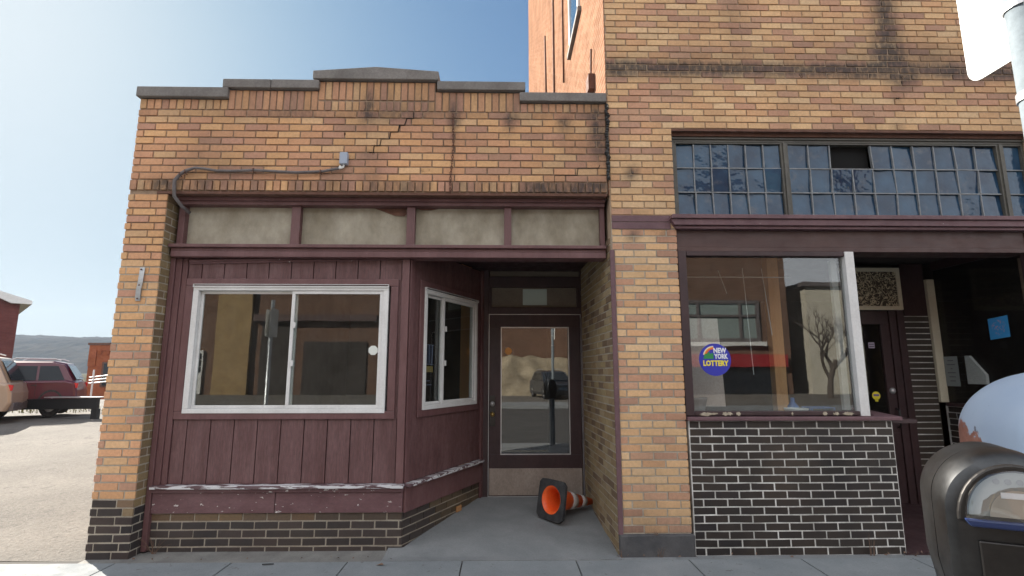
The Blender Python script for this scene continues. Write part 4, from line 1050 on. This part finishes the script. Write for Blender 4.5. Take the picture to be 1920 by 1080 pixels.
mb.add(vs, fs); mb.build('window_dome', glass_mat('meter_lens', .14, (.95, .97, 1), wave=0), PM, smooth=True)
mb = MB(PMx); mb.prism([(-.088, 1.243), (.088, 1.243), (.078, 1.228), (-.078, 1.228)], -.128, -.106); mb.build('blue_lip', plain('blue_trim', (.02, .035, .11), .3), PM, .004)
mb = MB(PMx); mb.box(-.066, .066, -.113, -.1055, 1.03, 1.20); mb.build('front_plate', 'steel_dark', PM, .003)
mb = MB(PMx @ Matrix.Translation((0, .02, -.03))); mb.lathe([(.030, 0), (.030, .955), (.055, .958), (.055, .975)], 20); mb.lathe([(.048, 0), (.048, .02), (.03, .03)], 20); mb.build('pole', 'galv', PM, smooth=True)

# sign post with white plate
SP = thing('sign_post', 'galvanised post with overexposed white sign plate at the top right', 'sign post', (1.135, -3.765, -.03))
mb = MB(); mb.lathe([(.031, 0), (.031, 3.4), (0, 3.4)], 24, Matrix.Translation((1.135, -3.765, -.03))); mb.build('pole', worn('dull_post_grey', (.15, .18, .205), (.20, .235, .26), .6, 6, bump=.05, spec=.2), SP, smooth=True)
def rr(y0, y1, z0, z1, r_, n=6):
    out = []
    for cy, cz, a0 in ((y1 - r_, z1 - r_, 0), (y0 + r_, z1 - r_, 90), (y0 + r_, z0 + r_, 180), (y1 - r_, z0 + r_, 270)):
        out += [(cy + r_ * math.cos(R(a0 + 90 * k / n)), cz + r_ * math.sin(R(a0 + 90 * k / n))) for k in range(n + 1)]
    return out
mb = MB(); mb.prism(rr(-3.935, -3.585, 2.235, 2.92, .035), 1.1665, 1.1695, 'x'); mb.build('sign_plate', 'white_paint', SP)
for z_ in (2.10, 2.31, 2.50, 2.75):
    mb = MB(); mb.lathe([(.0325, 0), (.0345, 0), (.0345, .018), (.0325, .018)], 24, Matrix.Translation((1.135, -3.765, z_))); mb.box(1.165, 1.176, -3.775, -3.755, z_ - .002, z_ + .02); mb.build('strap', 'alu', SP)

# pale dome topped box
DB = thing('drop_box', 'pale blue dome topped metal box with peeling rusty paint behind the parking meter', 'drop box', (2.14, -2.85, -.03))
mb = MB(Matrix.Translation((2.14, -2.85, 0)) @ Matrix.Rotation(R(-18), 4, 'Z'))
def dome_prof(hw, zt, zb=.25, n=16): return [(hw * math.cos(t), zt - hw * .80 + hw * .80 * math.sin(t)) for t in [math.pi * k / n for k in range(n + 1)]] + [(-hw, zb), (hw, zb)]
loft(mb, [(-.26, dome_prof(.24, 1.44)), (-.25, dome_prof(.29, 1.505)), (-.20, dome_prof(.325, 1.545)), (.20, dome_prof(.325, 1.545)), (.25, dome_prof(.29, 1.505)), (.26, dome_prof(.24, 1.44))])
bx = mb.build('box_body', 'pale_blue', DB, smooth=False)
sm = bx.modifiers.new("subd", 'SUBSURF'); sm.levels = 1; sm.render_levels = 2
for p in bx.data.polygons: p.use_smooth = True
for sx_ in (-1, 1):
    for sy_ in (-1, 1):
        a = R(-18); lx, ly = .24 * sx_, .17 * sy_
        MB().box(2.14 + lx * math.cos(a) - ly * math.sin(a) - .025, 2.14 + lx * math.cos(a) - ly * math.sin(a) + .025, -2.85 + lx * math.sin(a) + ly * math.cos(a) - .025, -2.85 + lx * math.sin(a) + ly * math.cos(a) + .025, -.03, .30).build('leg', 'pale_blue', DB)

# second sign post, left of the camera, seen in the wide window's reflection
S2 = thing('sign_post', 'galvanised post with two white sign plates mirrored in the wide window', 'sign post', (-3.85, -3.6, -.03))
mb = MB(); mb.lathe([(.031, 0), (.031, 2.75), (0, 2.75)], 16, Matrix.Translation((-3.85, -3.6, -.03))); mb.build('pole', 'galv', S2, smooth=True)
mb = MB(); mb.prism(rr(-3.75, -3.45, 2.1, 2.58, .035), -3.815, -3.812, 'x'); mb.build('sign_plate', 'white_paint', S2)
mb = MB(); mb.prism(rr(-3.75, -3.45, 2.1, 2.55, .035), -3.888, -3.885, 'x'); mb.build('sign_plate', 'white_paint', S2)

# ================================================================== CARS
def car(name, label, cat, loc, rz, paint, L=4.62, W=1.85, H=1.67, lower='rubber', group=None, sx=1.0, rail='alu'):
    o = thing(name, label, cat, loc, group); o.rotation_euler = (0, 0, rz)
    T = Matrix.Translation(loc) @ Matrix.Rotation(rz, 4, 'Z') @ Matrix.Diagonal((sx, 1, 1, 1))   # car points to -x
    hw = W / 2
    # side outline of the lower body (x from nose to tail)
    f, r_ = -L / 2, L / 2
    def sec(y, low, belt, ins):
        return [(f + .10 + ins, low + .12), (f + ins, low + .35), (f + .04 + ins, low + .62), (f + .30 + ins, belt - .10), (f + 1.15, belt + .0), (f + 1.4, belt + .03), (r_ - .45, belt + .06), (r_ - .12 - ins, belt + .0), (r_ - .02 - ins, low + .55), (r_ - ins, low + .30), (r_ - .10 - ins, low + .08)]
    mb = MB(T); secs = []
    for y, ins, dz in ((-hw, .10, -.04), (-hw + .05, .02, 0), (0, -.05, .02), (hw - .05, .02, 0), (hw, .10, -.04)):
        secs.append((y, sec(y, .22, 1.02 + dz, ins)))
    loft(mb, secs); mb.build('body', paint, o, .02)
    # greenhouse
    mb = MB(T)
    g0 = [(f + 1.15, 1.0), (f + 1.95, H - .09), (f + 2.4, H - .02), (r_ - 1.0, H - .02), (r_ - .55, H - .09), (r_ - .16, 1.03)]
    g1 = [(f + 1.20, 1.0), (f + 2.0, H - .12), (f + 2.4, H - .06), (r_ - 1.0, H - .06), (r_ - .58, H - .13), (r_ - .20, 1.03)]
    loft(mb, [(-hw + .08, [(x, z if z < 1.1 else z - .0) for x, z in g1]), (-hw + .22, g1), (-hw + .30, g0), (hw - .30, g0), (hw - .22, g1), (hw - .08, g1)])
    # narrow the roof
    k = len(mb.v)
    Ti = T.inverted(); nv = []
    for v in mb.v:
        p = Ti @ Vector(v)
        if p.z > 1.1: p.y *= (1 - .17 * (p.z - 1.0) / (H - 1.0))
        nv.append(tuple(T @ p))
    mb.v = nv; mb.build('cabin', paint, o, .02)
    gm = M['car_glass']
    for s in (-1, 1):
        for a, b, ta, tb in ((f + 1.50, f + 2.30, f + 2.08, f + 2.34), (f + 2.38, f + 3.20, f + 2.42, f + 3.18), (f + 3.28, r_ - .50, f + 3.26, r_ - .78)):
            mb = MB(T); yb = s * (hw - .072); yt = s * (hw - .072) * (1 - .17 * .72)
            mb.add([(a, yb, 1.06), (b, yb, 1.08), (tb, yt, H - .17), (ta, yt, H - .17), (a, yb - s * .02, 1.06), (b, yb - s * .02, 1.08), (tb, yt - s * .02, H - .17), (ta, yt - s * .02, H - .17)], [(0, 1, 2, 3), (4, 5, 6, 7), (0, 1, 5, 4), (1, 2, 6, 5), (2, 3, 7, 6), (3, 0, 4, 7)])
            mb.build('side_window', gm, o)
        mb = MB(T); mb.tube([(f + 2.3, s * .62, H + .01), (f + 2.45, s * .62, H + .06), (r_ - .95, s * .62, H + .05), (r_ - .75, s * .62, H - .0)], .018, 6); mb.build('roof_rail', rail, o)
        mb = MB(T); mb.box(f + .45, r_ - .45, s * hw - .015, s * hw + .012, .24, .40); mb.build('sill_cladding', lower, o)
        for hx in (f + 2.34, f + 3.24):
            MB(T).box(hx, hx + .012, s * (hw - .01), s * (hw + .004), .42, 1.02).build('door_gap', 'black', o)
        for hx in (f + 2.15, f + 3.1):
            MB(T).box(hx, hx + .17, s * (hw - .02), s * (hw + .012), .92, .95).build('door_handle', 'steel_dark', o)
        mb = MB(T); mb.prism([(r_ - .34, .86), (r_ - .05, .84), (r_ - .03, .98), (r_ - .22, 1.01)], s * (hw - .10), s * (hw - .035)); mb.build('tail_light', M['tail_red'], o)
        mb = MB(T); mb.prism([(f + .05, .74), (f + .38, .80), (f + .40, .88), (f + .14, .87)], s * (hw - .14), s * (hw - .03)); mb.build('headlight', 'alu', o)
        for wx in (f + .88, r_ - .86):
            mb = MB(T @ Matrix.Translation((wx, s * (hw - .11), .36)) @ Matrix.Rotation(R(90), 4, 'X')); mb.lathe([(.20, -.10), (.35, -.10), (.36, -.07), (.36, .07), (.35, .10), (.20, .10)], 28)
            wl = mb.build('wheel', 'rubber', o)
            mb = MB(T @ Matrix.Translation((wx, s * (hw - .02), .36)) @ Matrix.Rotation(R(90), 4, 'X')); mb.lathe([(0, -.005), (.05, -.01), (.06, .02), (.19, .0), (.22, -.02), (.22, .02)], 20)
            for k_ in range(5):
                A_ = Matrix.Rotation(2 * math.pi * k_ / 5, 4, 'Z'); mb.box(.04, .20, -.02, .02, -.02 if s > 0 else -.0, .02, T @ Matrix.Translation((wx, s * (hw - .005), .36)) @ Matrix.Rotation(R(90), 4, 'X') @ A_)
            mb.build('rim', 'alu', wl)
            mb = MB(T @ Matrix.Translation((wx, s * (hw - .045), .37)) @ Matrix.Rotation(R(90), 4, 'X')); n_ = 20
            vs = [(q * math.cos(t), q * math.sin(t), e_) for t in [math.pi * k_ / n_ - .12 for k_ in range(n_ + 2)] for q, e_ in ((.37, 0), (.43, 0), (.43, -.05 * s), (.37, -.05 * s))]
            fs = [(a_ * 4 + b_, a_ * 4 + (b_ + 1) % 4, (a_ + 1) * 4 + (b_ + 1) % 4, (a_ + 1) * 4 + b_) for a_ in range(n_ + 1) for b_ in range(4)]
            mb.add(vs, fs); mb.build('wheel_arch', lower, o)
    mb = MB(T); mb.add([(r_ - .14, -.68, 1.10), (r_ - .14, .68, 1.10), (r_ - .48, .56, H - .16), (r_ - .48, -.56, H - .16)], [(0, 1, 2, 3)]); mb.build('rear_window', gm, o)
    mb = MB(T); mb.add([(f + 1.20, -.74, 1.08), (f + 1.20, .74, 1.08), (f + 1.90, .60, H - .13), (f + 1.90, -.60, H - .13)], [(0, 1, 2, 3)]); mb.build('windshield', gm, o)
    mb = MB(T); mb.box(r_ - .22, r_ + .03, -hw + .1, hw - .1, .30, .52); mb.build('rear_bumper', lower, o, .02)
    mb = MB(T); mb.box(f - .03, f + .2, -hw + .1, hw - .1, .28, .50); mb.box(f - .02, f + .1, -.6, .6, .56, .80); mb.build('front_grille', 'steel_dark', o, .02)
    return o
M['car_glass'] = plain('car_tinted_glass', (.012, .016, .022), .08, 0, .25)
M['tail_red'] = plain('tail_light_red', (.55, .03, .03), .3)
def carpaint(name, c):
    t = NT(name); t.b.inputs["Base Color"].default_value = (*c, 1); t.b.inputs["Roughness"].default_value = .3; t.b.inputs["Coat Weight"].default_value = .35; t.b.inputs["Metallic"].default_value = .1
    return t.m
maroonp = carpaint('burgundy_car_paint', (.085, .008, .022)); tanp = carpaint('tan_car_paint', (.38, .29, .22)); darkp = carpaint('dark_blue_car_paint', (.02, .03, .045))
car('parked_suv', 'dark burgundy SUV with roof rails parked in the lot left of the shop', 'suv', (-14.75, 11.57, .20), R(30), maroonp, sx=.72, group='cars parked in the lot')
car('parked_suv', 'tan SUV cut off by the left edge of the photo, red tail light showing', 'suv', (-15.05, 9.5, .19), R(30), tanp, sx=.8, H=1.80, group='cars parked in the lot', lower='conduit')
car('parked_suv', 'dark blue SUV across the street, mirrored in the door glass', 'suv', (3.1, -24.5, -.05), R(-100), darkp)

# ================================================================== LOT SURROUNDINGS
GR = thing('guard_rail', 'low black steel guard rail in front of the burgundy SUV', 'guard rail', (-13.5, 10.9, .18))
mb = MB(); mb.add([(-16.2, 10.95, .43), (-11.7, 10.9, .47), (-11.7, 10.9, .78), (-16.2, 10.95, .70), (-16.2, 11.05, .43), (-11.7, 11.0, .47), (-11.7, 11.0, .78), (-16.2, 11.05, .70)], [(0, 1, 2, 3), (7, 6, 5, 4), (0, 4, 5, 1), (1, 5, 6, 2), (2, 6, 7, 3), (3, 7, 4, 0)]); mb.build('beam', 'black', GR, .01)
mb = MB(); mb.box(-13.2, -11.65, 10.85, 11.15, .785, .81); mb.build('top_plate', 'alu', GR)
for x in (-15.9, -11.8):
    MB().box(x - .08, x + .08, 10.93, 11.08, .10, .47).build('post', 'black', GR)
RL = thing('handrail', 'three sloping white pipe rails behind the burgundy SUV', 'railing', (-11, 13, .1))
for k in range(3):
    mb = MB(); z_ = 1.50 - .14 * k + .03; mb.tube([(-14.4, 14.0, z_ - .20 + .04 * k), (-12.0, 14.0, z_ + .10)], .022, 8); mb.build('rail', 'white_paint', RL)
for x in (-14.3, -12.1): MB().box(x - .02, x + .02, 14.02, 14.06, .0, 1.6).build('rail_post', 'white_paint', RL)
mb = MB()
random.seed(8)
for k in range(1800):
    x = random.uniform(-26, -9); y = random.uniform(13.2, 16.5); a = random.uniform(0, 3.14); h_ = random.uniform(.05, .2); z_ = .16
    mb.add([(x - .02 * math.cos(a), y - .02 * math.sin(a), z_), (x + .02 * math.cos(a), y + .02 * math.sin(a), z_), (x + random.uniform(-.05, .05), y, z_ + h_)], [(0, 1, 2)])
tag(mb.build('grass_verge', 'dry_grass'), 'dry yellow green grass at the back edge of the lot', 'grass', kind='stuff')
# orange brick building behind
OB = thing('small_brick_building', 'small orange red brick building with corbelled cornice behind the parked SUV', 'building', (-26, 34, -.4))
m_or = tex_brick('orange_brick', (.42, .13, .06), (.36, .10, .05), (.30, .16, .10)); 
MB().box(-28.4, -16, 32, 42, -.42, 3.35).build('wall', m_or, OB)
mb = MB(); mb.box(-28.5, -15.9, 31.9, 42.1, 3.35, 3.5); mb.build('cornice', 'rust', OB)
mb = MB()
for k in range(20): mb.box(-27.8 + k * .55, -27.55 + k * .55, 31.93, 32.0, 2.75, 2.95)
mb.box(-28.4, -27.9, 31.93, 32.0, 1.9, 3.34); mb.box(-27.9, -16, 31.94, 32.0, 2.96, 3.34); mb.build('corbel_band', m_or, OB)
mb = MB(); mb.box(-27.4, -26.5, 31.92, 31.99, .5, 2.2); wv = mb.build('window', 'rust', OB); MB().box(-27.25, -26.65, 31.89, 31.915, .6, 2.1).build('pane', 'car_glass', wv)
# purple red gabled building at the left edge
PB = thing('gabled_brick_building', 'red brick building with pale sloping eave at the left edge of the photo', 'building', (-50, 40, -.4))
m_pb = tex_brick('dark_red_brick', (.22, .07, .06), (.18, .055, .05), (.15, .09, .08))
PBM = Matrix.Translation((-40.9, 40, 0)) @ Matrix.Rotation(R(46), 4, 'Z') @ Matrix.Translation((40.9, -40, 0))
MB(PBM).prism([(-60, -.42), (-40.9, -.42), (-40.9, 7.3), (-43.0, 8.7), (-48, 12.5), (-60, 12.5)], 40, 60).build('wall', m_pb, PB)
mb = MB(PBM); mb.add([(-40.2, 39.5, 7.2), (-40.2, 39.5, 7.5), (-42.6, 39.5, 8.25), (-44.6, 39.5, 10.6), (-45.0, 39.5, 10.4), (-42.9, 39.5, 7.9), (-41.5, 39.5, 7.2)] + [(x, 60, z) for x, z in ((-40.2, 7.2), (-40.2, 7.5), (-42.6, 8.25), (-44.6, 10.6), (-45.0, 10.4), (-42.9, 7.9), (-41.5, 7.2))], [tuple(range(7)), tuple(range(13, 6, -1))] + [(i, i + 7, (i + 1) % 7 + 7, (i + 1) % 7) for i in range(7)]); mb.build('eave', 'white_paint', PB)
wv = MB(PBM).box(-43.6, -42.3, 39.9, 39.99, 3.6, 6.2).build('window', 'black', PB); MB(PBM).box(-43.4, -42.5, 39.86, 39.895, 3.8, 6.0).build('pane', plain('green_pane', (.25, .35, .30), .1), wv)
# wooded hill
def hz(x, y):
    t = max(0.0, 1 - ((y - 950) / 380) ** 2)
    rid = 62 + 9 * nz(x * .004, .3) + 5 * nz(x * .012, 2.3) - .012 * (x + 900)
    return -6 + (rid + 6) * t ** .6 + 2.4 * nz(x * .09, y * .03, 1.0) + 2.6 * nz(x * .21, y * .1, 4)
struct(grid('wooded_hill', -1700, 900, 560, 1000, 650, 60, hz, 'hill'))
random.seed(12)
for k in range(9):
    x = random.uniform(-860, -640); y = random.uniform(640, 760); z_ = hz(x, y)
    s_ = random.uniform(.8, 1.5)
    hb = thing('hillside_house', ('small pale house low on the wooded hill, number %d from the left' % k), 'house', (x, y, z_ - 1), 'houses on the wooded hill')
    hb["label"] = 'small pale house on the distant wooded hill'
    MB().box(x - 5 * s_, x + 5 * s_, y, y + 8 * s_, z_ - 3, z_ + 5 * s_).build('wall', 'white_paint', hb)
    MB().prism([(x - 5.6 * s_, z_ + 5 * s_), (x + 5.6 * s_, z_ + 5 * s_), (x, z_ + 8 * s_)], y - .5, y + 8.5 * s_).build('roof', 'coping', hb)

# ================================================================== ACROSS THE STREET (what the glass mirrors)
FB = thing('brick_building_opposite', 'long brown brick building across the street, mirrored in the shop glass', 'building', (-5, -34, -.1))
m_br = tex_brick('brown_street_brick', (.23, .14, .10), (.18, .105, .075), (.20, .16, .13))
MB().box(-45, 20.5, -46, -32, -.3, 13.5).build('wall', m_br, FB)
mb = MB(); mb.box(-45.2, 20.7, -46.2, -31.75, 13.5, 13.9); mb.build('cornice', 'coping', FB)
MB().box(-20.0, -17.6, -31.99, -31.7, -.3, 13.4).build('brick_pier', tex_brick('yellow_pier_brick', (.50, .36, .18), (.42, .28, .14), (.22, .17, .12)), FB)
wd = MB().box(-22.0, -20.8, -31.97, -31.85, .0, 3.0).build('door', 'white_paint', FB)
mb = MB()
for i in range(2):
    for k in range(3): mb.box(-21.85 + .5 * i, -21.42 + .5 * i, -31.84, -31.82, 1.5 + .45 * k, 1.88 + .45 * k)
mb.build('door_panes', 'car_glass', wd)
for x0_, x1_, z0_, z1_ in ((12.6, 18.4, 3.6, 6.6),):
    wv = ring(MB(), x0_, x1_, z0_, z1_, .25, -31.98, -31.85).build('window', 'conduit', FB)
    MB().box(x0_ + .25, x1_ - .25, -31.97, -31.95, z0_ + .25, z1_ - .25).build('pane', plain('pale_blind', (.22, .27, .26), .2), wv)
    mb = MB()
    for xx in (x0_ + 1.3, x1_ - 1.5): mb.box(xx, xx + .18, -31.94, -31.82, z0_ + .25, z1_ - .25)
    mb.box(x0_ + .25, x1_ - .25, -31.945, -31.83, z0_ + 1.8, z0_ + 1.95); mb.build('glazing_bars', 'conduit', wv)
    mb = MB(); mb.box(x0_ - .3, x1_ + .3, -31.98, -31.65, z0_ - .28, z0_ - .01); mb.build('window_sill', 'white_paint', FB)
mb = MB(); mb.box(-16.9, -14.6, -31.97, -31.9, -.1, 5.0); mb.box(-13.9, -9.5, -31.97, -31.9, -.1, 3.6); mb.build('shop_front', 'dark_room', FB)
MB().box(-17.4, -8.8, -31.96, -31.5, 5.05, 5.5).build('shop_sign_band', 'brown_fascia', FB)
for x0_ in (-12, -6, 0, 6):
    wv = MB().box(x0_, x0_ + 1.4, -31.98, -31.9, 7.5, 10.2).build('window', 'conduit', FB); MB().box(x0_ + .15, x0_ + 1.25, -31.89, -31.87, 7.65, 10.05).build('pane', 'car_glass', wv)
MB().box(13.2, 20.0, -31.98, -31.5, 1.9, 2.75).build('shop_sign_band', plain('red_band', (.30, .02, .025), .5), FB)
MB().box(13.2, 20.0, -31.98, -31.9, -.1, 1.89).build('shop_front', 'car_glass', FB)
LBd = thing('pale_house_opposite', 'pale rendered building beyond the bare tree, mirrored in the shop window', 'building', (29, -30, -.1))
MB().box(22.5, 42, -44, -33, -.3, 7.8).build('wall', worn('pale_render', (.50, .47, .38), (.60, .56, .47), .9, 1, bump=0), LBd)
MB().box(22.2, 42.3, -44.3, -32.7, 7.8, 8.1).build('roof', 'conduit', LBd)
def bankz(x, y): return -.1 + 2.6 * max(0, min(1, (-27.5 - y) / 3.0)) + .35 * nz(x * .9, y * 1.1) * (1 if y < -27.6 else 0)
struct(grid('earth_bank', -4.5, 9, -31.8, -27.0, 60, 22, bankz, worn('pale_rubble', (.22, .18, .12), (.40, .34, .24), 1, 1.2, bump=0, fine=.4, fine_scale=8)))
# bare tree
random.seed(31)
TR = thing('bare_tree', 'leafless street tree across the road, mirrored in the shop window', 'tree', (19.6, -26.5, -.1))
mt = MB(); mc = MB()
def branch(p, d, l, r_, lev, mb):
    pts_ = [p]; q = p.copy(); dd = d.copy(); n = 4
    for k in range(n):
        dd = (dd + Vector((random.gauss(0, .10), random.gauss(0, .10), random.gauss(.02, .05)))).normalized(); q = q + dd * l / n; pts_.append(q.copy())
    mb.tube(pts_, [r_ * (1 - .45 * k / n) for k in range(n + 1)], 5 if lev > 1 else 8)
    if lev < 5:
        for k in range(3 if lev else 4):
            a = random.uniform(0, 6.28); s_ = random.uniform(.35, .75); nd = (dd + Vector((math.cos(a), math.sin(a), .15)) * s_).normalized()
            branch(pts_[random.choice((2, 3, 4))], nd, l * random.uniform(.62, .8), r_ * .52, lev + 1, mc)
branch(Vector((19.6, -26.5, -.1)), Vector((0, 0, 1)), 2.4, .20, 0, mt)
bark = worn('bark', (.07, .055, .045), (.12, .10, .085), .95, 10, bump=0)
mt.build('trunk', bark, TR); mc.build('crown', bark, TR)

# ================================================================== AIR between here and the far hill
hzm = bpy.data.materials.new("haze"); hzm.use_nodes = True
ht = hzm.node_tree; ht.nodes.remove(ht.nodes["Principled BSDF"])
pv = ht.nodes.new("ShaderNodeVolumePrincipled"); pv.inputs["Density"].default_value = .00024; pv.inputs["Color"].default_value = (.72, .84, 1.0, 1)
ht.links.new(pv.outputs[0], ht.nodes["Material Output"].inputs["Volume"])
hb_ = MB().box(-1800, 1000, -62, 1100, -4, 130).build('haze', hzm); hb_["kind"] = "stuff"
